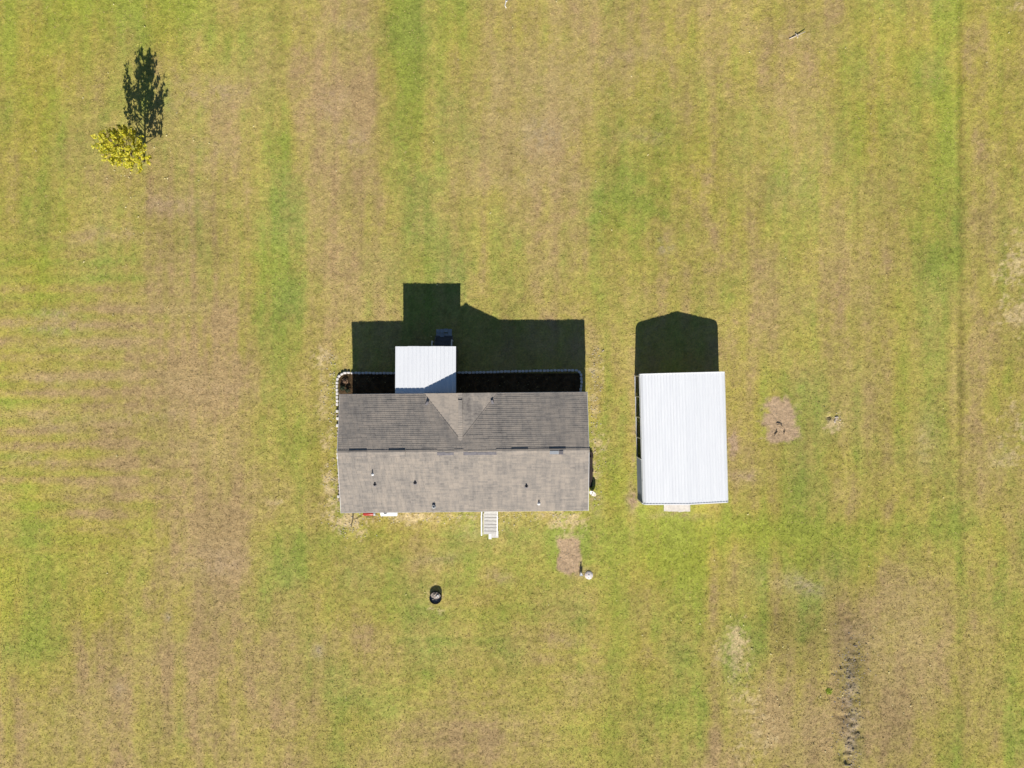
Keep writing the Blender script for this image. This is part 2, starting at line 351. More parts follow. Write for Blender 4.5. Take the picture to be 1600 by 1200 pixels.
def turf(X, Y, fine=1.0):
    x = 800 + X / S; y = 600 - Y / S
    ox = 26*vnoise(x, y, 60, 60, 5) + 10*vnoise(x, y, 22, 22, 6)
    oy = 30*vnoise(x, y, 60, 60, 7) + 12*vnoise(x, y, 22, 22, 8)
    ins = (np.abs(x-800) < 1100) & (np.abs(y-600) < 900)
    gr = grid(GREEN, x + ox*1.6, y + oy*1.6) * .84 + .07
    ye = grid(YELLOW, x + ox*1.6, y + oy*1.6)
    # mowing lines running up and down, and across on the left
    st = .22*vnoise(x, y, 19, 320, 0) + .13*vnoise(x, y, 8, 240, 1) + .22*vnoise(x, y, 45, 500, 2)
    left = np.clip((330 - x)/160, 0, 1) * np.clip((y-330)/120, 0, 1) * np.clip((900-y)/120, 0, 1)
    mid = np.clip((x-520)/60, 0, 1)*np.clip((1000-x)/60, 0, 1)*np.clip((y-810)/40, 0, 1)
    across = np.clip(left + mid*.7, 0, 1)
    st = st*(1-.75*across) + across*(.34*vnoise(x, y, 260, 13, 3) + .20*vnoise(x, y, 160, 6, 4))
    gr = gr + st*fine
    ph = 6*vnoise(x, y, 90, 90, 4)
    gr = gr + .19*left*np.sin(y*2*math.pi/27 + ph*.5) + .10*np.exp(-((x-310)/110)**2)*np.sin(x*2*math.pi/17 + ph*.4)*np.clip((y-120)/200, 0, 1)*np.clip((800-y)/200, 0, 1)
    gr = gr + .07*np.sin(x*2*math.pi/31 + ph)*(1-across)
    gr = gr + .40*vnoise(x, y, 60, 100, 9) + .32*vnoise(x, y, 24, 44, 10) + .20*vnoise(x, y, 11, 17, 11)
    rr = np.hypot(x-945, y-455); gr = gr + .09*np.sin(rr/5.5 + ox*.08)*np.exp(-((rr-120)/70)**2)*(y < 520)
    rr2 = np.hypot(x-1060, y-330); gr = gr + .07*np.sin(rr2/6 + oy*.08)*np.exp(-((rr2-60)/40)**2)
    for cx, cy, rx, ry, a in GB:
        gr = gr + .85*a * blob(x + ox*.5, y + oy*.5, cx, cy, rx*1.15, ry*1.15)
    gr = gr + fine*(.16*vnoise(x, y, 6, 7, 6) + .26*vnoise(x, y, 2.8, 2.8, 7))
    gr = np.clip(gr, 0, 1)[:, None]; ye = np.clip(ye + .5*vnoise(x, y, 50, 60, 2), 0, 1)[:, None]
    brown = np.array(lin((194,166,118))); olive = np.array(lin((188,172,106))); yel = np.array(lin((196,182,88)))
    grn = np.array(lin((149,164,86))); ygr = np.array(lin((178,183,76)))
    midc = olive*(1-ye) + yel*ye; hi = grn*(1-ye) + ygr*ye
    c = np.where(gr < .5, brown*(1-gr*2) + midc*(gr*2), midc*(2-gr*2) + hi*(gr*2-1))
    # brightness: small-scale mottle
    br = 1 + .16*vnoise(x, y, 90, 160, 3) + .12*vnoise(x, y, 18, 22, 4) + fine*(.32*vnoise(x, y, 2.9, 2.9, 8) + .12*vnoise(x, y, 8, 10, 9))
    br = br + .13*vnoise(x, y, 6, 400, 5)*(1-across) + .10*vnoise(x, y, 24, 500, 6) + .12*across*vnoise(x, y, 300, 8, 2)
    for cx, cy, rx, ry, a in DB:
        br = br * (1 - (1-a)*blob(x + ox*(.04 if cx > 1490 else .2), y + oy*.3, cx, cy, rx, ry))
    c = c * br[:, None]
    patch = .55 + 1.1*vnoise(x, y, 9, 9, 0) + 1.5*vnoise(x, y, 3.4, 3.4, 1) + .9*vnoise(x, y, 20, 24, 2)
    for cx, cy, rx, ry, a, ci in PB:
        big = a > .95
        w = blob(x + ox*(.34 if big else .5), y + oy*(.34 if big else .5), cx, cy, rx, ry, (3.0 if cx < 1000 else 2.0) if big else 2.0) * a
        if ci == 0 and a >= .45: w = np.clip((w + (patch - .55)*.75 - .32)*1.5, 0, 1)*(w > .06)*min(1.0, a + .15)
        elif big: w = np.clip((w + (patch - .55)*.28 - .42)*3, 0, 1)
        else: w = np.clip(w * (patch*.9 + .35), 0, 1)
        w = w[:, None]
        c = c*(1-w) + PC[ci]*w * (1 + .22*vnoise(x, y, 5, 5, 3) + .22*vnoise(x, y, 2.6, 2.6, 10))[:, None]
    # planting bed behind the house, inside the edging: bare brown mulch
    bed = ((x > 529) & (x < 908) & (y > 582) & (y < 640)).astype(float)
    bed = np.clip(bed, 0, 1)[:, None]
    c = c*(1-bed) + np.array(lin((88,70,50)))*(1 + .8*vnoise(x, y, 4, 4, 4) + .5*vnoise(x, y, 9, 9, 6))[:, None]*bed
    far = np.clip((np.maximum(np.abs(X)-45, np.abs(Y)-36))/80, 0, 1)[:, None]
    c = c*(1-far) + np.array(lin((158,150,84)))*far
    return np.clip(c * ALB, 0.004, .8)

def relief(X, Y):
    x = 800 + X / S; y = 600 - Y / S
    z = .05*vnoise(x, y, 120, 160, 1) + .022*vnoise(x, y, 9, 11, 2) + .030*vnoise(x, y, 4.4, 4.4, 3) + .034*vnoise(x, y, 2.8, 2.8, 4)
    z = z + .02*vnoise(x, y, 14, 500, 5)
    rut = blob(x, y, 1503, 420, 4, 460, 2) ; z = z - .08*rut
    ditch = blob(x + 20*vnoise(x, y, 30, 30, 3), y, 1327, 1120, 15 + 8*vnoise(x, y, 40, 26, 2), 150, 2.2)*(.75 + .9*vnoise(x, y, 24, 20, 9)); z = z - .14*ditch + ditch*(.17*vnoise(x, y, 8, 5, 6) + .20*vnoise(x, y, 3.6, 3, 8))
    d2 = blob(x, y, 1330, 1010, 30, 60, 2); z = z + d2*.06*vnoise(x, y, 4, 4, 7)
    for cx, cy, rx, ry in ((888,870,18,27),(1222,655,28,42)):
        b = blob(x, y, cx, cy, rx, ry, 4); z = z - .04*b + b*.04*vnoise(x, y, 3, 3, 9)
    hole = blob(x, y, 1296, 652, 4, 3, 2); z = z - .22*hole
    z = z + .5*blob(x, y, 2600, -800, 500, 500)*0
    return z

# ---------------------------------------------------------------- ground: one sheet out to the horizon
def axis(half, step):
    inner = np.arange(-half, half + step/2, step)
    out = []; d = step; p = inner[-1]
    while p < 1500:
        d *= 1.22; p += d; out.append(p)
    out = np.array(out)
    return np.concatenate([-out[::-1], inner, out])
ax = axis(41.0, .125); ay = axis(31.5, .125)
GX, GY = np.meshgrid(ax, ay)
fx = GX.ravel(); fy = GY.ravel()
fz = relief(fx, fy)
fade = np.clip(1 - (np.maximum(np.abs(fx)-41, np.abs(fy)-31.5))/10, 0, 1); fz = fz*fade
nx, ny = len(ax), len(ay)
me = bpy.data.meshes.new('ground')
co = np.stack([fx, fy, fz], 1).astype(np.float32)
idx = np.arange(nx*ny).reshape(ny, nx)
quads = np.stack([idx[:-1,:-1], idx[:-1,1:], idx[1:,1:], idx[1:,:-1]], -1).reshape(-1, 4)
def np_mesh(me, co, faces, colr, k):
    n = len(faces)
    me.vertices.add(len(co)); me.vertices.foreach_set('co', co.astype(np.float32).ravel())
    me.loops.add(n*k); me.loops.foreach_set('vertex_index', faces.astype(np.int32).ravel())
    me.polygons.add(n); me.polygons.foreach_set('loop_start', np.arange(0, n*k, k, dtype=np.int32))
    try: me.polygons.foreach_set('loop_total', np.full(n, k, dtype=np.int32))
    except Exception: pass
    me.update(calc_edges=True)
    a = me.color_attributes.new('turf', 'FLOAT_COLOR', 'POINT')
    c4 = np.ones((len(co), 4), np.float32); c4[:, :3] = colr
    a.data.foreach_set('color', c4.ravel())
np_mesh(me, co, quads, turf(fx, fy), 4)
me.polygons.foreach_set('use_smooth', [True]*len(me.polygons))
me.materials.append(M['turf'])
ground = bpy.data.objects.new('ground', me); col.objects.link(ground); ground['kind'] = 'structure'

# ---------------------------------------------------------------- grass blades standing on it
HOUSE_C = (-3.33, -4.72); HOUSE_R = R(.55)
NT = 210000
tx = rng.uniform(-39.5, 39.5, NT); ty = rng.uniform(-29.8, 29.8, NT)
px_ = 800 + tx/S; py_ = 600 - ty/S
keep = ~(((tx > -11.7) & (tx < 5.1) & (ty > -8.5) & (ty < -.9)) | ((tx > 9.2) & (tx < 15.3) & (ty > -8.4) & (ty < .7)))
bare = blob(px_, py_, 888, 870, 17, 27, 4) + blob(px_, py_, 1222, 655, 26, 40, 4) + blob(px_, py_, 1326, 1130, 12, 140, 3)*.6
bare = bare + ((px_ > 529) & (px_ < 908) & (py_ > 582) & (py_ < 640))*.7
keep &= rng.rand(NT) > bare
tx = tx[keep]; ty = ty[keep]; NT = len(tx)
tz = relief(tx, ty)
tc = turf(tx, ty) * rng.uniform(.85, 1.25, NT)[:, None]
straw = rng.rand(NT) < .12
tc[straw] = np.array(lin((205,185,125)))*ALB*rng.uniform(.8, 1.15, straw.sum())[:, None]
VV = []; CC = []
for b in range(3):
    an = rng.uniform(0, 2*math.pi, NT); ln = rng.uniform(.03, .075, NT); wd = rng.uniform(.012, .028, NT); up = rng.uniform(.02, .055, NT)
    bx = tx + rng.uniform(-.04, .04, NT); by = ty + rng.uniform(-.04, .04, NT)
    dx = np.cos(an); dy = np.sin(an)
    VV.append(np.stack([np.stack([bx - dy*wd, by + dx*wd, tz-.004], 1), np.stack([bx + dy*wd, by - dx*wd, tz-.004], 1),
                        np.stack([bx + dx*ln, by + dy*ln, tz + up], 1)], 1).reshape(-1, 3))
    CC.append(np.repeat(tc * rng.uniform(.9, 1.12, NT)[:, None], 3, 0))
VV = np.concatenate(VV); CC = np.concatenate(CC)
gm = bpy.data.meshes.new('grass')
np_mesh(gm, VV, np.arange(len(VV)).reshape(-1, 3), np.clip(CC, 0, .8), 3)
gm.materials.append(M['blade'])
grass = bpy.data.objects.new('grass', gm); col.objects.link(grass)
tag(grass, 'short mown grass, part green and part dry, covering the whole field', 'grass', kind='stuff')

# soil clods thrown up along the ditch at the lower right
cm = MB()
for i in range(560):
    q = random.random()
    if q < .62: px = 1327 + random.gauss(0, 10) + 5*math.sin(i*.7); py = random.uniform(1020, 1215)
    elif q < .80: px = 1335 + random.gauss(0, 16); py = random.gauss(1025, 26)
    elif q < .88: px = random.uniform(874, 902); py = random.uniform(846, 896)
    else: px = random.gauss(1222, 14); py = random.gauss(657, 20)
    X, Y = g(px, py); r = random.uniform(.02, .055) if q < .8 else random.uniform(.012, .03)
    z = float(relief(np.array([X]), np.array([Y]))[0])
    rk = rock_mb(r, i, (1.5, 1.1, .5), 1)
    cm.add([(v[0]+X, v[1]+Y, v[2]+z) for v in rk.v], rk.f)
o = cm.build('soil_clods', M['clod']); tag(o, 'grey brown soil clods in the eroded furrow at lower right and on the bare earth patches', 'soil', kind='stuff')

# ---------------------------------------------------------------- the house
EZ, RZ = 3.15, 4.05            # eave and ridge height (upper face of the shingles)
HL = 8.585; YN, YR, YS = 4.08, .12, -4.15
house = empty('house', (HOUSE_C[0], HOUSE_C[1], 0), HOUSE_R, 'long single storey house with a brown grey shingle roof and a small cross gable', 'house')
def slope_frame(p0, along, down):
    """matrix whose x runs along the eave, y points up the slope, z out of the roof"""
    a = Vector(along).normalized(); d = Vector(down).normalized(); n = a.cross(-d).normalized()
    m = Matrix.Identity(4)
    m.col[0][:3] = a; m.col[1][:3] = -d; m.col[2][:3] = n; m.col[3][:3] = Vector(p0)
    return m
# deck and structure of the roof
rb = MB()
xl, xr = -HL, HL; T = .16
prof = [(YS+.03, EZ-.03), (YR, RZ-.03), (YN-.03, EZ-.03), (YN-.03, EZ-.03-T), (YR, RZ-.03-T), (YS+.03, EZ-.03-T)]
vs = [(xl+.03, y, z) for y, z in prof] + [(xr-.03, y, z) for y, z in prof]
rb.add(vs, [(0,1,7,6),(1,2,8,7),(2,3,9,8),(3,4,10,9),(4,5,11,10),(5,0,6,11),(5,4,1,0),(4,3,2,1),(6,7,10,11),(7,8,9,10)])
roof = rb.build('roof', M['shingle'], house)
# shingles
def shingle_mesh(name, L, tabs=3, e=.142, over=.05, th=.014):
    mb = MB(); w = L / tabs
    for i in range(tabs):
        x0 = i*w + .005; x1 = (i+1)*w - .005
        mb.add([(x0,0,-.006),(x1,0,-.006),(x1,e+over,-.012),(x0,e+over,-.012),(x0,0,th),(x1,0,th),(x1,e+over,.002),(x0,e+over,.002)],
               [(4,5,6,7),(0,1,5,4),(1,2,6,5),(2,3,7,6),(3,0,4,7)])
    return mb
full = shingle_mesh('shingle', 1.0)
full_me = None
n_parts = 0
def lay_slope(p0, along, down, length, run, parts, seed, clip=None):
    """courses of one metre shingles; the first `parts` are objects, the rest one joined mesh"""
    global full_me, n_parts
    rn = random.Random(seed)
    fr = slope_frame(p0, along, down)
    sl = Vector(down).length
    n_c = int(round(sl/.142)); e = sl/n_c
    rest = MB(); todo = []
    for c in range(n_c):
        y = c*e; off = (c*.37 + rn.uniform(-.04, .04)) % 1.0
        x = -off
        while x < length - .02:
            a = max(x, 0.0); b = min(x+1.0, length)
            if b-a > .04: todo.append((a, b, y, c))
            x += 1.0
    whole = [t for t in todo if t[1]-t[0] > .999]
    rn.shuffle(whole); chosen = set(whole[:parts])
    for t in todo:
        a, b, y, c = t
        zj = rn.uniform(-.002, .004)
        if clip and clip(a, b, y): continue
        if t in chosen:
            if full_me is None:
                o = full.build('shingle', M['shingle'], roof); full_me = o.data
            else:
                o = bpy.data.objects.new('shingle', full_me); col.objects.link(o); o.parent = roof
            o.matrix_local = fr @ Matrix.Translation((a, y, zj))
        else:
            tb = max(1, int(round((b-a)*3))); q = shingle_mesh('s', b-a, tb)
            m2 = fr @ Matrix.Translation((a, y, zj))
            rest.add([m2 @ Vector(v) for v in q.v], q.f)
    o = rest.build('shingle_courses', M['shingle'], roof); o['kind'] = 'stuff'
lay_slope((xl, YS, EZ), (1,0,0), (0, YS-YR, EZ-RZ), 2*HL, 1, 300, 3)
lay_slope((xr, YN, EZ), (-1,0,0), (0, YN-YR, EZ-RZ), 2*HL, 1, 0, 4)
# cross gable over the rear porch
GXc = -.19; GW = 2.54; GZ = 3.86
slopeN = (RZ-EZ)/(YN-YR); yint = YN - (GZ-EZ)/slopeN
gb = MB()
gb.add([(GXc-GW, YN+.02, EZ+.0), (GXc, YN+.02, GZ), (GXc+GW, YN+.02, EZ+.0), (GXc, yint-.05, GZ), (GXc-GW, YN+.02, EZ-.14), (GXc+GW, YN+.02, EZ-.14), (GXc, yint-.05, EZ)],
       [(0,1,3),(1,2,3),(0,4,5,2,1)])
gab = gb.build('gable_roof', M['shingle'], house)
def gable_side(sgn, seed):
    rn = random.Random(seed); mb = MB()
    sl = math.hypot(GW, GZ-EZ); n_c = int(sl/.142); e = sl/n_c
    for c in range(n_c):                     # courses parallel to the gable ridge
        t0 = c/n_c; t1 = min(1.0, (c+1.35)/n_c)
        u0 = GW*(1-t0); u1 = GW*(1-t1); z0 = EZ+(GZ-EZ)*t0; z1 = EZ+(GZ-EZ)*t1
        yb = YN+.02; yv = YN - (YN-yint)*t0 - .03
        y = yb - rn.uniform(0, .33)
        y1 = yb
        while y1 > yv:
            y0 = max(y, yv)
            a = [(GXc+sgn*u0, y1-.004, z0+.012), (GXc+sgn*u0, y0+.004, z0+.012), (GXc+sgn*u1, y0+.004, z1+.004), (GXc+sgn*u1, y1-.004, z1+.004)]
            b = [(p[0], p[1], p[2]-.022) for p in a[:2]]
            mb.add(a+b, [(0,1,2,3) if sgn < 0 else (3,2,1,0), (4,5,1,0) if sgn > 0 else (0,1,5,4)])
            y1 = y0; y = y0 - .333
            if y1 <= yv+1e-6: break
    o = mb.build('gable_shingle_courses', M['shingle_pale' if sgn < 0 else 'shingle_stained'], gab); o['kind'] = 'stuff'
gable_side(-1, 5); gable_side(1, 6)
# ridge caps
def cap_run(a, b, across, parent, seed, skip=()):
    a = Vector(a); b = Vector(b); n = int((b-a).length/.15); rn = random.Random(seed); mb = MB()
    d = (b-a)/n; ac = Vector(across).normalized()*.15
    for i in range(n):
        p = a + d*i; q = a + d*(i+1.25); mx = (p+q)/2
        if any(s0 < mx.x < s1 for s0, s1 in skip): continue
        t = rn.uniform(0, .004)
        u = Vector((0,0,.024+t)); w = Vector((0,0,.012)); dn = Vector((0,0,-.022))
        mb.add([p-ac+dn+u, p+u+Vector((0,0,.006)), p+ac+dn+u, q-ac+dn+w, q+w+Vector((0,0,.006)), q+ac+dn+w], [(0,3,4,1),(1,4,5,2),(0,1,2)])
    return mb.build('ridge_cap', M['shingle'], parent)
def hx(px, z=RZ):   # local x of the house for a photo column
    return (px-800)*S*(H-z)/H - HOUSE_C[0]
VENTS = [(545,573),(607,633),(799,825),(858,884)]
BARE = [(683,709),(724,776)]
cap_run((xl, YR, RZ), (xr, YR, RZ), (0,1,0), roof, 1, [(hx(a), hx(b)) for a, b in VENTS+BARE])
cap_run((GXc, YN+.02, GZ), (GXc, yint-.3, GZ+.02), (1,0,0), gab, 2)
# valley flashing lines
vm = MB()
for sgn in (-1, 1):
    vm.bar((GXc+sgn*GW, YN-.05, EZ+.022), (GXc+sgn*.1, yint+.0, GZ+.014), .06, .012)
vm.build('valley_strip', M['shingle'], gab)
for a, b in VENTS:                # raised ridge vents
    x0, x1 = hx(a), hx(b); mb = MB()
    v = [(x0, YR-.27, RZ+.005), (x0, YR+.02, RZ+.062), (x0, YR+.13, RZ+.035), (x0, YR+.13, RZ-.03), (x0, YR-.27, RZ-.07)]
    w = [(x1, p[1], p[2]) for p in v]
    mb.add(v+w, [(0,1,6,5),(1,2,7,6),(2,3,8,7),(3,4,9,8),(4,0,5,9),(4,3,2,1,0),(5,6,7,8,9)])
    rv = mb.build('ridge_vent', M['shingle'], roof)
    MB().box(x0, x1, YR-.30, YR-.275, RZ-.10, RZ-.045).build('ridge_vent_edge', M['felt'], roof)
def patch(x0, x1, y0, y1, m, name, jag=.03, seed=1, lift=.026):
    rn = random.Random(seed); n = max(4, int((x1-x0)/.12)); mb = MB()
    top = []; bot = []
    for i in range(n+1):
        x = x0 + (x1-x0)*i/n
        ya = y1 - rn.uniform(0, jag*2); yb = y0 + rn.uniform(0, jag)
        za = (RZ - (YR-ya)*(RZ-EZ)/(YR-YS)); zb = (RZ - (YR-yb)*(RZ-EZ)/(YR-YS))
        top.append((x, ya, za+lift)); bot.append((x, yb, zb+lift))
    b = len(top); mb.add(top+bot, [(i, b+i, b+i+1, i+1) for i in range(n)])
    return mb.build(name, m, roof)
patch(hx(683), hx(709), YR-.27, YR-.02, M['felt'], 'bare_ridge_felt', seed=3)
patch(hx(724), hx(776), YR-.27, YR-.02, M['felt'], 'bare_ridge_felt', seed=4)
MB().box(hx(859), hx(873), YR-.24, YR-.02, RZ+.03, RZ+.085).build('metal_vent_cover', M['lead'], roof)
MB().box(hx(873.4), hx(880), YR-.25, YR-.01, RZ+.028, RZ+.092).build('vent_patch', M['felt'], roof)
# ridge vent strip on the gable ridge
gs = MB()
gs.box(GXc-.14, GXc+.14, YN-1.55, YN-.45, GZ-.02, GZ+.075)
gs.build('gable_ridge_vent', M['shingle'], gab)
# pipe vents
def pipe_vent(px, py, r, h, m, fl, flr):
    z = EZ+.5; X, Y = g(px, py, z); lx = X-HOUSE_C[0]; ly = Y-HOUSE_C[1]
    rz = RZ - (YR-ly)*(RZ-EZ)/(YR-YS) if ly < YR else RZ - (ly-YR)*(RZ-EZ)/(YN-YR)
    mb = MB(); mb.lathe([(r*.7, h-.02), (r, h), (r, -.05)], (lx, ly, rz), 12)
    mb.lathe([(r*.7, h-.02), (r*.68, h-.15), (.001, h-.15)], (lx, ly, rz), 12)
    p = mb.build('vent_pipe', m, roof, True)
    if flr > 0:
        MB().lathe([(r*1.05, .09), (flr*.7, .05), (flr, .028), (flr, 0)], (lx, ly-.02, rz), 14).build('flashing', fl, roof, True)
pipe_vent(582.3, 739, .035, .27, M['white_trim'], M['white_trim'], .10)
pipe_vent(585, 756, .06, .14, M['rubber'], M['felt'], .12)
pipe_vent(648, 754, .06, .13, M['rubber'], M['felt'], .13)
pipe_vent(822, 761, .06, .14, M['rubber'], M['felt'], .13)
pipe_vent(841.5, 789, .05, .2, M['white_trim'], M['white_trim'], .11)
pipe_vent(676, 792, .11, .17, M['lead'], M['lead'], .15)
for px, py, a in ((668, 630, -.6), (770, 629, .35)):      # loose dark shingle pieces in the valleys
    X, Y = g(px, py, 3.3); lx = X-HOUSE_C[0]; ly = Y-HOUSE_C[1]
    zz = RZ - (ly-YR)*(RZ-EZ)/(YN-YR) + .03
    gz = GZ - (abs(lx-GXc))*(GZ-EZ)/GW + .03
    m2 = Matrix.Translation((lx, ly, max(zz, gz))) @ Matrix.Rotation(a, 4, 'Z') @ Matrix.Rotation(.22, 4, 'X')
    MB().box(-.08, .08, -.15, .15, 0, .03, m2).build('lifted_shingle', M['felt'], roof)
# rake and eave trim
tm = MB()
for x in (xl, xr):
    s_ = -1 if x < 0 else 1
    tm.bar((x+s_*.012, YS, EZ-.075), (x+s_*.012, YR, RZ-.075), .022, .15)
    tm.bar((x+s_*.012, YR, RZ-.075), (x+s_*.012, YN, EZ-.075), .022, .15)
tm.build('rake_board', M['white_trim'], house)
fm = MB(); fm.box(xl, xr, YS-.02, YS+.002, EZ-.19, EZ-.03); fm.box(xl, GXc-GW, YN-.002, YN+.02, EZ-.19, EZ-.03); fm.box(GXc+GW, xr, YN-.002, YN+.02, EZ-.19, EZ-.03)
fm.build('fascia', M['white_trim'], house)
# walls, skirting, windows, doors
OV = .28
wx0, wx1, wy0, wy1 = xl+OV*.6, xr-OV*.6, YS+OV, YN-OV
def lap_wall(name, p, q, z0, z1, nrm):
    mb = MB(); n = int((z1-z0)/.2); p = Vector((*p, 0)); q = Vector((*q, 0)); nr = Vector((*nrm, 0))
    for i in range(n):
        a = z0 + (z1-z0)*i/n; b = z0 + (z1-z0)*(i+1)/n
        vs = [p+nr*.02+Vector((0,0,a)), q+nr*.02+Vector((0,0,a)), q+nr*.004+Vector((0,0,b)), p+nr*.004+Vector((0,0,b)), p+Vector((0,0,a)), q+Vector((0,0,a))]
        mb.add(vs, [(0,1,2,3),(4,5,1,0)])
    return mb.build(name, M['vinyl'], house)
lap_wall('siding', (wx0, wy0), (wx1, wy0), .75, EZ-.02, (0,-1))
lap_wall('siding', (wx1, wy1), (wx0, wy1), .75, EZ-.02, (0,1))
lap_wall('siding', (wx1, wy0), (wx1, wy1), .75, EZ-.02, (1,0))
lap_wall('siding', (wx0, wy1), (wx0, wy0), .75, EZ-.02, (-1,0))
wm = MB(); wm.box(wx0+.01, wx1-.01, wy0+.01, wy1-.01, .7, EZ-.1)
for x in (wx0, wx1):
    wm.add([(x, wy0, EZ-.1), (x, wy1, EZ-.1), (x, YR, RZ-.2)], [(0,1,2)])
wm.build('wall', M['vinyl'], house)
MB().box(wx0+.04, wx1-.04, wy0+.04, wy1-.04, -.05, .745).build('skirting', M['skirt'], house)
def window(x, y, sgn, w=.9, h=1.1, z=1.35):
    fr = MB(); y1 = y + sgn*.05
    ya, yb = min(y, y1), max(y, y1)
    for (a, b, c, d) in ((x-w/2-.06, x-w/2, z-.06, z+h+.06), (x+w/2, x+w/2+.06, z-.06, z+h+.06), (x-w/2, x+w/2, z-.06, z), (x-w/2, x+w/2, z+h, z+h+.06), (x-w/2, x+w/2, z+h/2-.02, z+h/2+.02)):
        fr.box(a, b, ya, yb, c, d)
    f = fr.build('window', M['white_trim'], house)
    MB().box(x-w/2, x+w/2, min(y, y+sgn*.028), max(y, y+sgn*.028), z, z+h).build('pane', M['glass'], f)
def door(x, y, sgn):
    d = MB().box(x-.46, x+.46, min(y, y+sgn*.045), max(y, y+sgn*.045), .8, 2.83).build('door', M['white_trim'], house)
    MB().tube([(x+.36, y+sgn*.05, 1.8), (x+.36, y+sgn*.11, 1.8)], .03).build('handle', M['galv'], d)
for x in (-7.2, -5.2, -2.6, 3.4, 5.4, 7.3): window(x, wy0-.02, -1)
for x in (-7.0, -5.6, 2.6, 4.6, 6.8): window(x, wy1+.02, 1)
X, Y = g(767, 805, .8); DX = X - HOUSE_C[0]
door(DX, wy0-.022, -1); door(-3.0, wy1+.022, 1)

# ---------------------------------------------------------------- covered rear porch
pN = g(665, 541, 2.9)[1]; pX0 = g(617.5, 541, 2.9)[0]; pX1 = g(712.3, 541, 2.9)[0]
porch = empty('covered_porch', ((pX0+pX1)/2, 0, 0), R(.0), 'covered rear porch with a white ribbed metal roof against the shingle house', 'porch')
pw = (pX1-pX0)/2; pS = -.78; zN, zS = 2.84, 2.93
def ribbed(x0, x1, y0, y1, zf, rib=.2545, h=.022, n0=0, th=.012):
    """one sheet with raised ribs running along y; zf(x,y) gives the height"""
    xs = []
    n = int(round((x1-x0)/rib)); st = (x1-x0)/n
    for i in range(n):
        a = x0+i*st
        xs += [(a, 0), (a+.015, h), (a+.05, h), (a+.075, 0), (a+st*.5-.02, 0), (a+st*.5, h*.25), (a+st*.5+.02, 0)]
    xs.append((x1, 0))
    mb = MB(); k = len(xs)
    for yy in (y0, y1):
        for x, e in xs: mb.v.append((x, yy, zf(x, yy)+e))
    for i in range(k-1): mb.f.append((i, i+1, k+i+1, k+i))
    b = len(mb.v)
    for yy in (y0, y1):
        for x, e in ((x0, 0), (x1, 0)): mb.v.append((x, yy, zf(x, yy)-th))
    mb.f += [(b, b+2, b+3, b+1)]
    return mb
zpf = lambda x, y: zS + (zN-zS)*(y-pS)/(pN-pS)
for i in range(5):
    a = -pw + 2*pw*i/5; b = -pw + 2*pw*(i+1)/5
    jit = (-.02, .012, .0, .01, -.008)[i]
    ribbed(a+(.0 if i else 0), b, pS, pN+jit*.5, lambda x, y, i=i: zpf(x, y)+.003*(i % 2)).build('roof_panel', M['white_metal'], porch)
fr = MB()
fr.box(-pw+.02, pw-.02, pN-.14, pN-.1, zN-.22, zN-.03); fr.box(-pw+.02, -pw+.06, pS, pN-.14, zN-.20, zN-.03); fr.box(pw-.06, pw-.02, pS, pN-.14, zN-.20, zN-.03)
for i in range(1, 6): fr.box(-pw+.06+i*.66, -pw+.10+i*.66, pS, pN-.14, zN-.14, zN-.03)
fr.build('roof_frame', M['wood_back'], porch)
for x in (-pw+.12, 0, pw-.12):
    MB().box(x-.05, x+.05, pN-.28, pN-.18, 0, zN-.2).build('post', M['wood_back'], porch)
DZ = .72
for i in range(22):
    x = -pw+.1 + i*(2*pw-.2)/22
    MB().box(x, x+(2*pw-.2)/22-.012, -.78, pN-.14, DZ-.035, DZ).build('deck_board', M['wood_back'], porch) if i == 0 else None
    if i == 0: db = porch.children[-1] if False else [c for c in bpy.data.objects if c.name.startswith('deck_board')][0]
    else:
        o = db.copy(); col.objects.link(o); o.parent = porch; o.location.x = i*(2*pw-.2)/22
MB().box(-pw+.12, pw-.12, -.78, pN-.16, DZ-.20, DZ-.04).build('deck_frame', M['wood_back'], porch)
sx0 = g(677, 535)[0] - porch.location.x; sx1 = g(709, 535)[0] - porch.location.x
MB().box(-pw+.14, sx0, pN-.24, pN-.20, DZ+.85, DZ+.9).build('rail', M['wood_back'], porch)
for q in (-pw+.1, pw-.14): MB().box(q, q+.04, -.7, pN-.20, DZ+.85, DZ+.9).build('rail', M['wood_back'], porch)
def baluster(x, y):
    global bal
    o = MB().box(0, .03, 0, .03, DZ, DZ+.85).build('baluster', M['wood_back'], porch) if bal is None else bal.copy()
    if bal is None: bal = o
    else: col.objects.link(o); o.parent = porch
    o.location = (x, y, 0)
bal = None
x = -pw+.2
while x < sx0: baluster(x, pN-.235); x += .14
y = -.6
while y < pN-.3:
    for q in (-pw+.105, pw-.135): baluster(q, y)
    y += .14

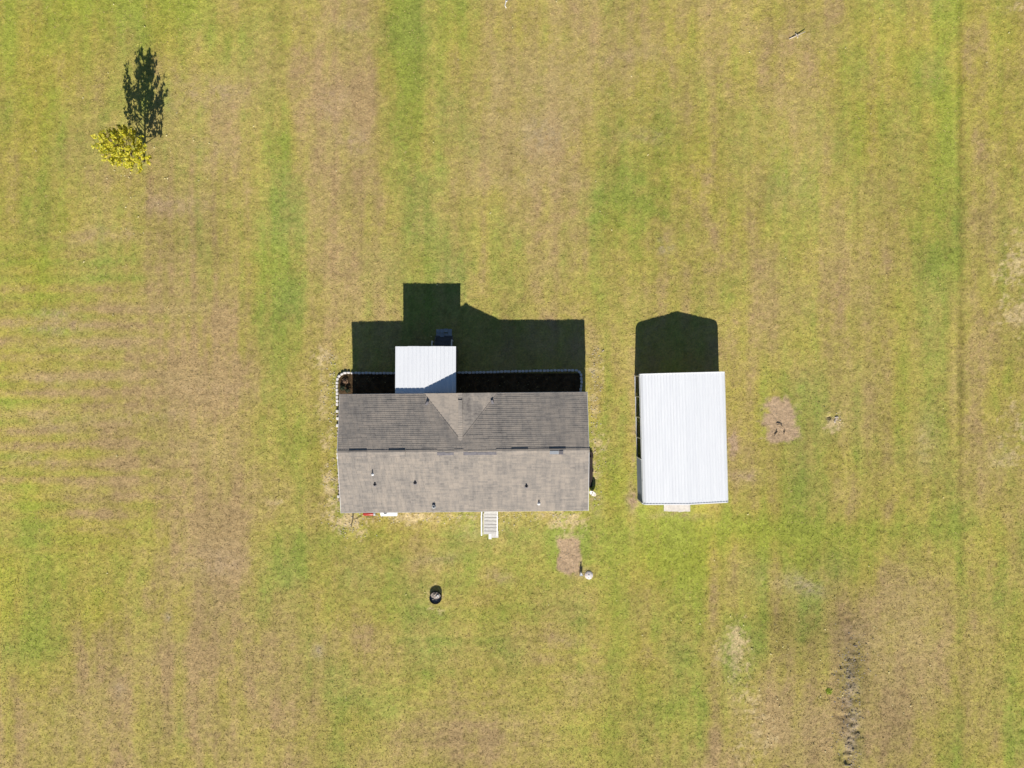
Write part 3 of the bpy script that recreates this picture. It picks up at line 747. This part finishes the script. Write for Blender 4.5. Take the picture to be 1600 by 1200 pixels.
# steps behind the porch (in the shade) and the little paved pad at their foot
bsx0, bsx1 = g(680, 535)[0], g(708, 535)[0]; bc = (bsx0+bsx1)/2; bw = (bsx1-bsx0)/2
bst = empty('back_steps', (bc, pN-.12, 0), 0, 'dark wooden steps leading down from the rear porch in the shade', 'steps')
for i in range(3):
    MB().box(-bw+.06, bw-.06, .02+i*.29, .02+i*.29+.27, .54-i*.18-.035, .54-i*.18).build('tread', M['wood_back'], bst)
ss = MB()
for x in (-bw, bw-.05):
    ss.add([(x,0,0),(x,.9,0),(x,.9,.22),(x,0,.72),(x+.05,0,0),(x+.05,.9,0),(x+.05,.9,.22),(x+.05,0,.72)], [(0,3,2,1),(4,5,6,7),(1,2,6,5),(2,3,7,6),(0,1,5,4),(3,0,4,7)])
ss.build('stringer', M['wood_back'], bst)
for x, ln in ((-bw-.12, .62), (bw-.02, .7)):
    q = MB(); q.bar((x, 0, 1.3), (x, ln, .98), .09, .05); q.box(x-.04, x+.04, ln-.09, ln-.01, 0, .96); q.build('handrail', M['wood_grey'], bst)
MB().box(-bw+.02, bw-.02, .9, 1.05, .0, .06).build('sill_board', M['wood_back'], bst)
pad = empty('paving_pad', (*g(694, 520), 0), R(1), 'small pad of grey concrete pavers at the foot of the shaded back steps', 'paving')
pv = None
pm = mat('grey_paver', (.42,.43,.44), .9, 0, .3, 5, .3, 30)
for r_ in range(2):
    for c_ in range(4):
        x = -.58 + c_*.295; y = -.30 + r_*.31
        o = MB().box(0, .27, 0, .275, -.02, .05).build('paver', pm, pad) if pv is None else pv.copy()
        if pv is None: pv = o
        else: col.objects.link(o); o.parent = pad
        o.location = (x, y + (random.uniform(-.03, .03)), random.uniform(0, .015)); o.rotation_euler = (0, 0, random.uniform(-.04, .04))

# ---------------------------------------------------------------- white edging blocks round the planting bed
def poly_pts(ps, step):
    out = []; acc = 0; prev = Vector(ps[0]); out.append((prev.copy(), None))
    for p in ps[1:]:
        p = Vector(p); d = p-prev; L_ = d.length
        while acc + L_ >= step:
            t = (step-acc)/L_; prev = prev + d*t; d = p-prev; L_ = d.length; acc = 0
            out.append((prev.copy(), math.atan2(d.y, d.x)))
        acc += L_; prev = p
    return out
def edging(name, path, label, old_from=None):
    root = empty(name, (*g(*path[0]), 0), 0, label, 'garden edging')
    pts = poly_pts([g(*p) for p in path], .262); base = root.location
    meshes = {}
    for kk, m in (('w', M['edging']), ('o', M['edging_old'])):
        for v in range(3):
            bm = bmesh.new()
            bmesh.ops.create_cube(bm, size=1)
            for q in bm.verts:
                q.co.x *= .235; q.co.y *= .175*(1.0 if v else .92); q.co.z *= .20
                q.co.z += .08
            bmesh.ops.bevel(bm, geom=list(bm.edges), offset=.035, segments=2, affect='EDGES')
            rn = random.Random(v)
            for q in bm.verts: q.co += Vector((rn.uniform(-1,1), rn.uniform(-1,1), rn.uniform(-1,1)))*.006
            me = bpy.data.meshes.new('edging_block'); bm.to_mesh(me); bm.free(); me.materials.append(m); meshes[kk, v] = me
    for i, (p, a) in enumerate(pts):
        if a is None: a = pts[1][1]
        py = 600 - p.y/S
        old = old_from and py > old_from + random.uniform(-30, 30) and random.random() < .72
        o = bpy.data.objects.new('edging_block', meshes['o' if old else 'w', random.randrange(3)])
        col.objects.link(o); o.parent = root
        j = .035 if old else .012
        o.location = (p.x-base.x+random.uniform(-j, j), p.y-base.y+random.uniform(-j, j), random.uniform(-.02, .01) - (.05 if old else 0))
        o.rotation_euler = (random.uniform(-.04,.04), random.uniform(-.04,.04), a + random.uniform(-.06, .06)*(3 if old else 1))
        if old: s = random.uniform(.6, .85); o.scale = (s, s, s)
def arc(cx, cy, r, a0, a1, n=8):
    return [(cx + r*math.cos(R(a0+(a1-a0)*i/n)), cy + r*math.sin(R(a0+(a1-a0)*i/n))) for i in range(n+1)]
edging('garden_edging', [(529.5, 781), (528.4, 700), (527.4, 640), (527.2, 598)] + arc(541, 596, 13.5, 180, 270) + [(580, 583), (622, 583)],
       'row of white edging blocks curving round the left rear corner of the house', 640)
edging('garden_edging', [(712, 582.5), (740, 582), (800, 580.5), (860, 579), (898, 578.5)] + arc(899, 587, 8.5, 270, 360, 5) + [(908.5, 600), (906.5, 614)],
       'row of pale edging blocks behind the house, right of the porch, in shade')

# plants in the bed
def shrub(px, py, r, h, n, cols, label, seed, cat='shrub', stem=True):
    rn = random.Random(seed); X, Y = g(px, py)
    root = empty('shrub', (X, Y, 0), 0, label, cat)
    mb = MB(); cc = []
    for i in range(n):
        th = rn.uniform(0, 6.283); ph = rn.uniform(0, 1.45); rr = r*rn.uniform(.35, 1)
        c = Vector((math.cos(th)*math.sin(ph)*rr, math.sin(th)*math.sin(ph)*rr, h*.25 + math.cos(ph)*h*.75*rn.uniform(.5, 1)))
        s_ = rn.uniform(.02, .05); a = Vector((rn.uniform(-1,1), rn.uniform(-1,1), rn.uniform(-.6,.6))).normalized(); b = a.cross(Vector((rn.uniform(-1,1), rn.uniform(-1,1), 1))).normalized()
        mb.add([c-a*s_*1.6, c-b*s_*.6, c+a*s_*1.6, c+b*s_*.6], [(0,1,2,3)])
    f = mb.build('foliage', cols, root); 
    st = MB()
    for i in range(7):
        th = rn.uniform(0, 6.283); st.tube([(0,0,-.02), (math.cos(th)*r*.3, math.sin(th)*r*.3, h*.4), (math.cos(th)*r*.7, math.sin(th)*r*.7, h*.8)], [.012,.008,.003], 5)
    st.build('stem', M['bark'], root)
leaf_dark = mat('dark_shrub_leaf', (.03,.045,.018), .7, 0, .5, 20)
leaf_dead = mat('dead_shrub_leaf', (.30,.19,.12), .85, 0, .5, 15)
leaf_lime = mat('lime_weed_leaf', (.42,.52,.05), .7, 0, .3, 15)
shrub(536, 606, .24, .45, 220, leaf_dark, 'dark low shrub in the corner bed beside the white edging', 1)
shrub(544, 610, .22, .4, 200, leaf_dark, 'second dark shrub in the corner bed, the one nearer the shade edge', 2)
shrub(540, 596, .26, .3, 200, leaf_dead, 'brown withered shrub in the sunlit corner bed', 3)
shrub(1295, 1080, .30, .07, 260, leaf_lime, 'bright lime green weed left of the furrow at lower right', 4, 'weed')

# ---------------------------------------------------------------- metal garage
garage = empty('metal_garage', (12.215, -3.83, 0), R(1.55), 'white ribbed metal garage with rounded eaves and an open left side', 'garage')
GHW, GHL = 3.02, 4.60; LEG, SH, GR = 1.93, 2.28, 2.68
def gprof():
    """cross-section of the roof from the left wall up over the ridge to the right wall"""
    p = [(-GHW, LEG-.1), (-GHW, LEG)]
    for i in range(1, 7):
        t = i/7*math.pi/2
        p.append((-GHW + .34*(1-math.cos(t)), LEG + (SH-LEG)*math.sin(t)*.98))
    p.append((-GHW+.36, SH)); p.append((0, GR))
    return p + [(-x, z) for x, z in p[:-1]][::-1]
P = gprof()
# resample by arc length
def along_prof(P, s):
    for (x0, z0), (x1, z1) in zip(P, P[1:]):
        L_ = math.hypot(x1-x0, z1-z0)
        if s <= L_: return (x0+(x1-x0)*s/L_, z0+(z1-z0)*s/L_, -(z1-z0)/L_, (x1-x0)/L_)
        s -= L_
    return (P[-1][0], P[-1][1], P[-1][1]*0+1, 0)
TL = sum(math.hypot(b[0]-a[0], b[1]-a[1]) for a, b in zip(P, P[1:]))
NP = 8
for k in range(NP):
    s0, s1 = TL*k/NP, TL*(k+1)/NP; prof_ = []
    nr = 4; st = (s1-s0)/nr
    for i in range(nr):
        for ds, e in ((0, .0), (.018, .024), (.06, .024), (.08, 0), (st*.36, 0), (st*.5, .002), (st*.68, 0), (st*.85, 0)):
            x, z, nxx, nzz = along_prof(P, s0+i*st+ds); prof_.append((x+nxx*e, z+nzz*e))
    x, z, nxx, nzz = along_prof(P, s1-1e-4); prof_.append((x, z))
    mb = MB(); n = len(prof_)
    for yy in (-GHL, GHL):
        for x, z in prof_: mb.v.append((x, yy, z + (.003 if k % 2 else 0)))
    for i in range(n-1): mb.f.append((i, n+i, n+i+1, i+1))
    mb.build('roof_panel', M['white_metal'], garage)
# end trims following the profile
for yy, w in ((-GHL, .075), (GHL, .045)):
    mb = MB(); n = len(P); y0, y1 = (yy-.045, yy+.03) if yy < 0 else (yy-.01, yy+.035)
    for y in (y0, y1):
        for x, z in P: mb.v.append((x*1.004, y, z+.032))
    for y in (y0, y1):
        for x, z in P: mb.v.append((x, y, z-.06))
    for i in range(n-1):
        mb.f += [(i, n+i, n+i+1, i+1), (i, i+1, 2*n+i+1, 2*n+i), (n+i, 3*n+i, 3*n+i+1, n+i+1)]
    mb.build('end_trim', M['white_trim'], garage)
for i in range(7):            # bows: legs and rafters every metre and a half
    y = GHL-.12 - i*(2*GHL-.24)/6; mb = MB()
    for a, b in zip(P[1:], P[2:-1]): mb.bar((a[0]*.975, y, a[1]-.05), (b[0]*.975, y, b[1]-.05), .06)
    for sx in (-1, 1): mb.box(sx*(GHW-.01)-.03, sx*(GHW-.01)+.03, y-.03, y+.03, 0, LEG)
    mb.bar((-GHW+.03, y, .9), (-GHW+.03, y, .2), .055)
    mb.build('frame_bow', M['galv'], garage)
for sx in (-1, 1):
    MB().box(sx*(GHW-.0)-.04, sx*(GHW-.0)+.035, -GHL+.02, GHL-.02, .0, .065).build('base_rail', M['galv'], garage)
ybay = GHL-.12 - 4*(2*GHL-.24)/6
def side_sheet(x, y0, y1, z0, z1, nsgn, name):
    mb = MB(); n = 9; st = (z1-z0)/n; pr = []
    for i in range(n): pr += [(0, i*st), (.02, i*st+.02), (.02, i*st+.06), (0, i*st+.08)]
    pr.append((0, n*st)); k = len(pr)
    for y in (y0, y1):
        for e, z in pr: mb.v.append((x+nsgn*e, y, z0+z))
    for i in range(k-1): mb.f.append((i, k+i, k+i+1, i+1))
    return mb.build(name, M['side'], garage)
side_sheet(-GHW-.02, -GHL+.02, ybay, .07, LEG-.05, -1, 'side_wall')
side_sheet(GHW+.02, -GHL+.02, GHL-.02, .07, LEG-.05, 1, 'side_wall')
MB().box(-GHW-.06, -GHW-.0, ybay-.0, ybay+.06, 0, LEG).build('corner_trim', M['white_trim'], garage)
MB().box(-GHW-.06, -GHW-.0, -GHL-.03, -GHL+.04, 0, LEG).build('corner_trim', M['white_trim'], garage)
def end_wall(y, hole=None):
    mb = MB(); top = [(x, z-.02) for x, z in P]
    n = 26
    def zt(x):
        for (a, za), (b, zb) in zip(top, top[1:]):
            if a <= x <= b and b > a: return za + (zb-za)*(x-a)/(b-a)
        return LEG
    for i in range(n):
        a = -GHW+.002 + (2*GHW-.004)*i/n; b = -GHW+.002 + (2*GHW-.004)*(i+1)/n; e = .012 if i % 2 else 0
        z0 = 0.03
        if hole and a > hole[0] and b < hole[1]: z0 = hole[2]
        mb.add([(a, y+e, z0), (b, y+e, z0), (b, y+e, zt(b)), (a, y+e, zt(a)), (b, y+(.012-e), z0), (b, y+(.012-e), zt(b))], [(0,1,2,3),(1,4,5,2)])
    mb.build('end_wall', M['white_metal'], garage)
end_wall(GHL-.06); end_wall(-GHL+.05, (-1.6, 1.6, 2.05))  # north end wall is unseen, added closed to keep light out of the garage
rd = MB()
for i in range(16): rd.box(-1.55, 1.55, -GHL+.02+(.01 if i % 2 else 0), -GHL+.06, .02+i*.126, .02+i*.126+.12)
rd.build('rollup_door', M['white_trim'], garage)
cx0, cy0 = g(1037, 799.5); cx1, cy1 = g(1078, 786)
sl = MB(); nseg = 10; top = []; rn = random.Random(5)
for i in range(nseg+1):
    x = cx0 + (cx1-cx0)*i/nseg; top.append((x, cy0 + rn.uniform(-.03, .04) + (.03 if i < 2 else 0)))
vs = [(x, y, .09) for x, y in top] + [(x, cy1, .09) for x, y in top] + [(x, y, -.03) for x, y in top]
n = nseg+1
sl.add(vs, [(i, i+1, n+i+1, n+i) for i in range(nseg)] + [(2*n+i, 2*n+i+1, i+1, i) for i in range(nseg)] + [(2*n, 0, n), (nseg, 2*n+nseg, n+nseg)])
o = sl.build('concrete_apron', M['conc']); tag(o, 'small rough concrete slab at the lower end of the white metal garage', 'concrete slab')

# ---------------------------------------------------------------- front steps
fs = empty('front_steps', (*g(767, 812), 0), R(-1.0), 'pale grey front steps with white handrails on the lower side of the house', 'steps')
FW = .47
Ytop = g(767, 800)[1] - fs.location.y + .55
# treads go down towards the picture's lower edge
treads = 6; run = .27
ys = g(767, 803, .8)[1] - fs.location.y
MB().box(-FW, FW, ys-.02, ys+.75, .70, .74).build('landing', M['wood_grey'], fs)
for i in range(treads):
    z = .74 - (i+1)*.105
    MB().box(-FW, FW, ys-.005-(i+1)*run, ys-.045-i*run, z-.04, z).build('tread', M['wood_grey'], fs)
    MB().box(-FW+.01, FW-.01, ys-.045-i*run, ys-.03-i*run, z, z+.065).build('riser', M['wood_back'], fs)
yb = ys-.03-treads*run
sm = MB()
for x in (-FW-.05, FW+.005):
    sm.add([(x, ys, .0), (x, yb, .0), (x, yb, .10), (x, ys, .70), (x+.045, ys, 0), (x+.045, yb, 0), (x+.045, yb, .10), (x+.045, ys, .70)],
           [(0,3,2,1),(4,5,6,7),(0,1,5,4),(1,2,6,5),(2,3,7,6),(3,0,4,7)])
sm.build('stringer', M['wood_grey'], fs)
for x, w in ((-FW-.16, .08), (FW+.03, .055)):
    hr = MB(); hr.bar((x, ys+.5, 1.62), (x, ys, 1.62), w, .05); hr.bar((x, ys, 1.62), (x, yb+.1, .92), w, .05)
    for t in (0, .5, 1): yy = ys + (yb+.12-ys)*t; hr.box(x-.03, x+.03, yy-.03, yy+.03, 0, 1.6-.68*t)
    hr.build('handrail', M['white_trim'], fs)
    if x < 0:
        br = MB()
        br.bar((x, ys, .8), (x, yb+.1, .25), .04, .1); br.build('lower_rail', M['wood_dark'], fs)
pb = empty('step_slabs', (*g(771, 835), 0), R(-1), 'pale broken slabs on the ground at the foot of the front steps', 'paving')
for (x0, x1, y0, y1, z, m) in ((764.5, 778.8, 829.5, 834, .05, 'conc_white'), (768.6, 778.8, 834.3, 840, .045, 'conc_white'), (763.6, 768.3, 834.3, 842, .10, 'white_trim')):
    a = g(x0, y1); b = g(x1, y0); bx, by = pb.location.x, pb.location.y
    MB().box(a[0]-bx, b[0]-bx, a[1]-by, b[1]-by, -.03, z).build('slab', M[m], pb)

# ---------------------------------------------------------------- things against the house
X0, Y0 = g(566.5, 804, .6); X1, _ = g(586, 804, .6)
rt = empty('red_cylinder', ((X0+X1)/2, Y0+.05, 0), 0, 'red horizontal cylinder with a pale end, lying under the lower eave', 'tank')
def htank(root, L_, r, m, zc, endm=None):
    mb = MB(); pr = []
    for i in range(5):
        t = i/4*math.pi/2; pr.append((-L_/2 - r*.45*math.cos(t) + r*.45, r*math.sin(t) if i else .001))
    pts = [(x, 0, zc) for x, _ in pr] + [(-x, 0, zc) for x, _ in pr[::-1]]
    mb.tube(pts, [q for _, q in pr] + [q for _, q in pr[::-1]], 20)
    mb.build('shell', m, root, True)
    for sx in (-1, 1): MB().box(sx*L_*.28-.05, sx*L_*.28+.05, -r*.7, r*.7, -.02, zc-r*.7).build('foot', M['black_steel'], root)
htank(rt, X1-X0, .16, M['red'], .45)
MB().tube([((X1-X0)*.36, 0, .45), ((X1-X0)*.5, 0, .45)], .165, 20).build('end_cap', M['lead'], rt, True)
X0, Y0 = g(593, 803.5, .8); X1, _ = g(621, 803.5, .8)
wt = empty('white_tank', ((X0+X1)/2, Y0+.06, 0), 0, 'white horizontal tank with a dark round hatch, half hidden under the lower eave', 'tank')
htank(wt, X1-X0, .24, M['white_trim'], .55)
MB().lathe([(.001, .82), (.13, .82), (.14, .80), (.14, .74)], (-.23, .09, 0), 18).build('hatch', M['rubber'], wt, True)
hz = MB()
a = g(551.3, 799, .5); b = g(551.5, 812); c = g(549.5, 818); d = g(548.5, 823)
hz.tube([(a[0], a[1]+.3, .55), (a[0], a[1], .55), (b[0], b[1], .05), (c[0], c[1], .03), (d[0], d[1], .02)], .028, 6)
e = g(556, 811); f = g(566, 806)
hz.tube([(b[0], b[1], .04), (e[0], e[1], .03), (f[0], f[1], .03)], .014, 6)
o = hz.build('garden_hose', M['rubber'], None, True); tag(o, 'thin dark hose on the ground at the lower left corner of the house', 'hose')
# dark timber stacked along the right gable end and the dish near it
ls = empty('timber_stack', (5.80, (g(0, 705)[1]+g(0, 761)[1])/2, 0), R(.4), 'long dark brown stack of old boards lying along the right gable end', 'timber')
for i, (xx, w_, y0_, y1_, z0_, z1_) in enumerate(((-.14,.12,-1.30,1.28,0,.26),(-.01,.09,-1.33,1.30,0,.20),(.085,.07,-.95,1.26,0,.13),(-.10,.14,-.6,.9,.262,.33),(.16,.05,.85,1.05,0,.10),(.16,.06,-.2,.02,0,.09),(-.27,.12,-1.28,3.2,0,.05))):
    MB().box(xx, xx+w_, y0_, y1_, z0_, z1_).build('board', M['wood_dark'], ls)
dsx, dsy = g(926.3, 770, .4)
dish = empty('satellite_dish', (dsx, dsy, 0), 0, 'small white dish on a short post beside the right gable end', 'satellite dish')
MB().tube([(0,0,-.05),(0,0,.32)], .03, 8).build('post', M['black_steel'], dish)
dm = MB(); dm.lathe([(.001, -.07), (.12, -.05), (.22, .0), (.27, .06), (.275, .05), (.22, -.015), (.12, -.065), (.001, -.085)], (0,0,0), 24)
dm.build('reflector', M['lid'], dish, True, loc=(.02, -.02, .38), rot=(R(38), R(-40), R(0)))
MB().tube([(0,0,.36), (-.16,-.16,.60)], .015, 6).build('feed_arm', M['black_steel'], dish)

# ---------------------------------------------------------------- fire ring
fx_, fy_ = g(680.3, 934.5, .25)
fp = empty('fire_ring', (fx_, fy_, 0), 0, 'round black steel fire ring with pale ash on the lawn below the house', 'fire pit')
FR, FH = .445, .27
MB().lathe([(FR, -.02), (FR+.005, FH), (FR-.018, FH), (FR-.022, .02)], (0,0,0), 40).build('ring', M['black_steel'], fp, True)
MB().lathe([(.001, .10), (.25, .09), (FR-.02, .07)], (0,0,0), 30, .03).build('ash_bed', M['ash'], fp, True)
for i, (x, y, r, m) in enumerate(((.10,.14,.07,'deadwood'),(.17,.2,.06,'white_trim'),(.05,.07,.05,'white_trim'),(-.1,.22,.06,'rubble'),(-.16,.12,.05,'ash'),(.2,.1,.05,'white_trim'),(-.02,.3,.05,'rubble'),(-.2,-.1,.05,'rubble'),(.05,-.2,.05,'rubble'))):
    rock_mb(r, 50+i, (1.3,.8,.7)).build('charred_lump', M[m], fp, loc=(x, y-.03, .12))
# post and round lid
px, py = g(908.3, 897, .45)
up = empty('utility_post', (px, py, 0), 0, 'short white topped post with a small box beside the bare earth strip', 'post')
MB().box(-.05, .05, -.05, .05, 0, .44).build('post', M['white_trim'], up)
MB().box(-.10, .12, -.17, -.055, .08, .34).build('box', M['lead'], up)
px, py = g(920.2, 899.2, .1)
lid = empty('tank_lid', (px, py, 0), 0, 'round white tank lid set in the lawn beside the short post', 'lid')
MB().lathe([(.001, .085), (.12, .08), (.29, .06), (.305, .045), (.305, -.02)], (0,0,0), 32).build('cover', M['lid'], lid, True)
MB().lathe([(.001, .12), (.045, .115), (.05, .07)], (.0,.02,0), 12).build('knob', M['lead'], lid, True)
for k in range(3):
    a = k*2.1+.4; MB().box(-.03, .03, -.02, .02, 0, .03).build('bolt_plate', M['galv'], lid, loc=(math.cos(a)*.2, math.sin(a)*.2, .065))
# thin stake in the field left of the house
px, py = g(435.6, 774.5)
stake = empty('marker_stake', (px, py, 0), 0, 'thin dark marker stake standing alone in the field left of the house', 'stake')
MB().tube([(0,0,-.05),(-.02,.0,.66)], .014, 6).build('rod', M['black_steel'], stake)
MB().box(-.045, .02, -.02, .02, .60, .70).build('cap', M['wood_dark'], stake)

# curved black pipe pieces on the bare patch
for pts, lab in (([(1213.5,664),(1216,662.6),(1219,662.8),(1222.5,666)], 'curved black pipe piece on the bare earth patch, the bent uppermost one'),
                 ([(1209.5,680.5),(1212,677),(1214.5,673.5)], 'straight black pipe piece on the bare earth patch, the lower left one'),
                 ([(1224.2,678.5),(1225.5,675),(1226.2,672.5)], 'short black pipe piece on the bare earth patch, the right hand one')):
    q = MB(); q.tube([(*g(*p), .03) for p in pts], .028, 7); o = q.build('pipe_piece', M['rubber'], None, True)
    tag(o, lab, 'pipe', 'black pipe pieces on the bare patch')
# rubble and roots round the small hole on the right
rb_ = empty('rubble_heap', (*g(1304, 654), 0), 0, 'small heap of pale rubble beside a dark hole right of the bare patch', 'rubble')
rn = random.Random(9)
for i in range(26):
    a = rn.uniform(-1.9, 1.3); r = rn.uniform(.1, .45)
    rock_mb(rn.uniform(.03, .065), 90+i, (1.2,.9,.6)).build('stone', M['rubble'], rb_, loc=(r*math.cos(a), r*math.sin(a)*.9, .03))
def branch(name, pts_list, label, m='deadwood', cat='branch', rr=.03):
    q = MB()
    for pts in pts_list: q.tube([(*g(x, y), z) for x, y, z in pts], [rr*(1-.15*i) for i in range(len(pts))], 6)
    o = q.build(name, M[m], None, True); tag(o, label, cat); return o
branch('fallen_branch', [[(1233,61,.03),(1245,56,.10),(1257,51,.16)],[(1245,56,.08),(1242,53,.1)],[(1246,56,.09),(1246,60,.03)]], 'short bleached branch lying alone in the upper right of the field', 'rubble', rr=.035)
branch('fallen_branch', [[(790,-3,.04),(790.5,4,.07),(789,9,.04),(791,13,.02)],[(790,4,.06),(793,1,.04)]], 'white crooked stick at the top edge of the field', 'white_trim', rr=.035)

# ---------------------------------------------------------------- the tree
TX, TY = (225-800)*S, (600-252)*S
tree = empty('tree', (TX, TY, 0), 0, 'young leafy tree with yellow green leaves at the upper left', 'tree')
rn = random.Random(21)
TH = 4.7
tr = MB(); tr.tube([(0,0,-.05),(.02,.01,1.2),(-.02,.03,2.4),(.03,0,3.6),(.0,.02,TH-.15)], [.085,.07,.05,.03,.008], 8)
tr.build('trunk', M['bark'], tree, True)
tips = []; lm = MB()
for i in range(52):
    z0 = .75 + (TH-1.1)*(i/52)**1.05; th = i*2.399 + rn.uniform(-.4, .4)
    u = (z0-.75)/(TH-.75)
    reach = (1.62*(1-u)**.72 + .16) * rn.uniform(.45, 1.18)
    if u < .10: reach *= .8
    rise = reach*rn.uniform(.7, 1.25)
    p0 = Vector((0,0,z0)); d = Vector((math.cos(th), math.sin(th), 0))
    p1 = p0 + d*reach*.72 + Vector((0,0,rise*.35)); p2 = p0 + d*reach + Vector((0,0,rise))
    if p2.z > TH: p2.z = TH - rn.uniform(0, .2)
    lm.tube([p0, p1, p2], [.022*(1-u)+.008, .012, .004], 5)
    tips.append((p0, p1, p2))
    for s_ in (-1, 1):
        if rn.random() < .8 and reach > .5:
            dd = Vector((math.cos(th+s_*.7), math.sin(th+s_*.7), 0)); q0 = p1; q2 = p1 + dd*reach*.38 + Vector((0,0,reach*.35)); lm.tube([q0, (q0+q2)/2, q2], [.009,.007,.003], 4); tips.append((q0, (q0+q2)/2, q2))
lm.build('limbs', M['bark'], tree)
cr = [MB(), MB(), MB()]
def leaf(mb, c, s_, rn):
    n = Vector((rn.gauss(0,.55), rn.gauss(-.25,.55), 1)).normalized(); a = n.cross(Vector((rn.uniform(-1,1), rn.uniform(-1,1), 0.01))).normalized(); b = n.cross(a)
    w = s_*.5
    mb.add([c - a*s_, c - a*s_*.2 + b*w, c + a*s_*.35 + b*w*.75, c + a*s_, c + a*s_*.35 - b*w*.75, c - a*s_*.2 - b*w], [(0,1,2,3),(0,3,4,5)])
for (p0, p1, p2) in tips:
    L_ = (p2-p0).length
    for k in range(int(8 + 19*L_)):
        t = rn.uniform(.3, 1.03)
        c = (p0*(1-t)**2 + p1*2*t*(1-t) + p2*t*t) + Vector((rn.gauss(0,.06), rn.gauss(0,.06), rn.gauss(0,.06)))
        leaf(cr[0 if rn.random() < .6 else (1 if rn.random() < .7 else 2)], c, rn.uniform(.055, .12), rn)
def leaf_mat(name, c):
    m = mat(name, c, .5, 0, .35, 9); t = m.node_tree; b = t.nodes['Principled BSDF']
    tl = t.nodes.new('ShaderNodeBsdfTranslucent'); tl.inputs[0].default_value = (c[0]*1.0, c[1]*1.0, c[2]*.5, 1)
    mx = t.nodes.new('ShaderNodeMixShader'); mx.inputs[0].default_value = .38
    out = t.nodes['Material Output']; t.links.new(b.outputs[0], mx.inputs[1]); t.links.new(tl.outputs[0], mx.inputs[2]); t.links.new(mx.outputs[0], out.inputs[0])
    return m
for mb, nm, c in zip(cr, ('crown', 'crown', 'crown'), ((.68,.62,.05), (.36,.38,.03), (.86,.74,.10))):
    mb.build(nm, leaf_mat('leaf_'+str(round(c[0]*100)), c), tree)
dm_ = MB()
for i in range(620):
    q = random.random()
    if q < .22: px, py = random.gauss(545, 16), random.gauss(815, 16)
    elif q < .55: px, py = random.uniform(560, 900), 801 + abs(random.gauss(0, 9))
    elif q < .75: px, py = 524 - abs(random.gauss(0, 9)), random.uniform(545, 800)
    else: px, py = 923 + abs(random.gauss(0, 9)), random.uniform(545, 790)
    X, Y = g(px, py); z = float(relief(np.array([X]), np.array([Y]))[0])+.03; rk = rock_mb(random.uniform(.012, .04), 900+i, (1.4,1,.4), 1)
    dm_.add([(v[0]+X, v[1]+Y, v[2]+z) for v in rk.v], rk.f)
o = dm_.build('gravel', mat('pale_chips', (.66,.58,.45), .9, 0, .4, 10)); tag(o, 'pale stone chips and dry scraps strewn along the foot of the house walls', 'gravel', kind='stuff')
# leaves blown over the field
fl = MB()
for i in range(260):
    if i < 60: px, py = random.gauss(230, 75), random.gauss(250, 70)
    elif i < 150: px, py = random.gauss(1290, 110), random.gauss(1050, 70)
    else: px, py = random.uniform(0, 1600), random.uniform(0, 1200)
    if 520 < px < 930 and 560 < py < 810: continue
    if 990 < px < 1145 and 570 < py < 800: continue
    X, Y = g(px, py); z = float(relief(np.array([X]), np.array([Y]))[0])+.05; leaf(fl, Vector((X, Y, z)), random.uniform(.04, .085), random)
o = fl.build('fallen_leaves', mat('dry_leaf', (.66,.58,.30), .7, 0, .3, 10)); tag(o, 'dry pale leaves scattered thinly over the field', 'leaves', kind='stuff')
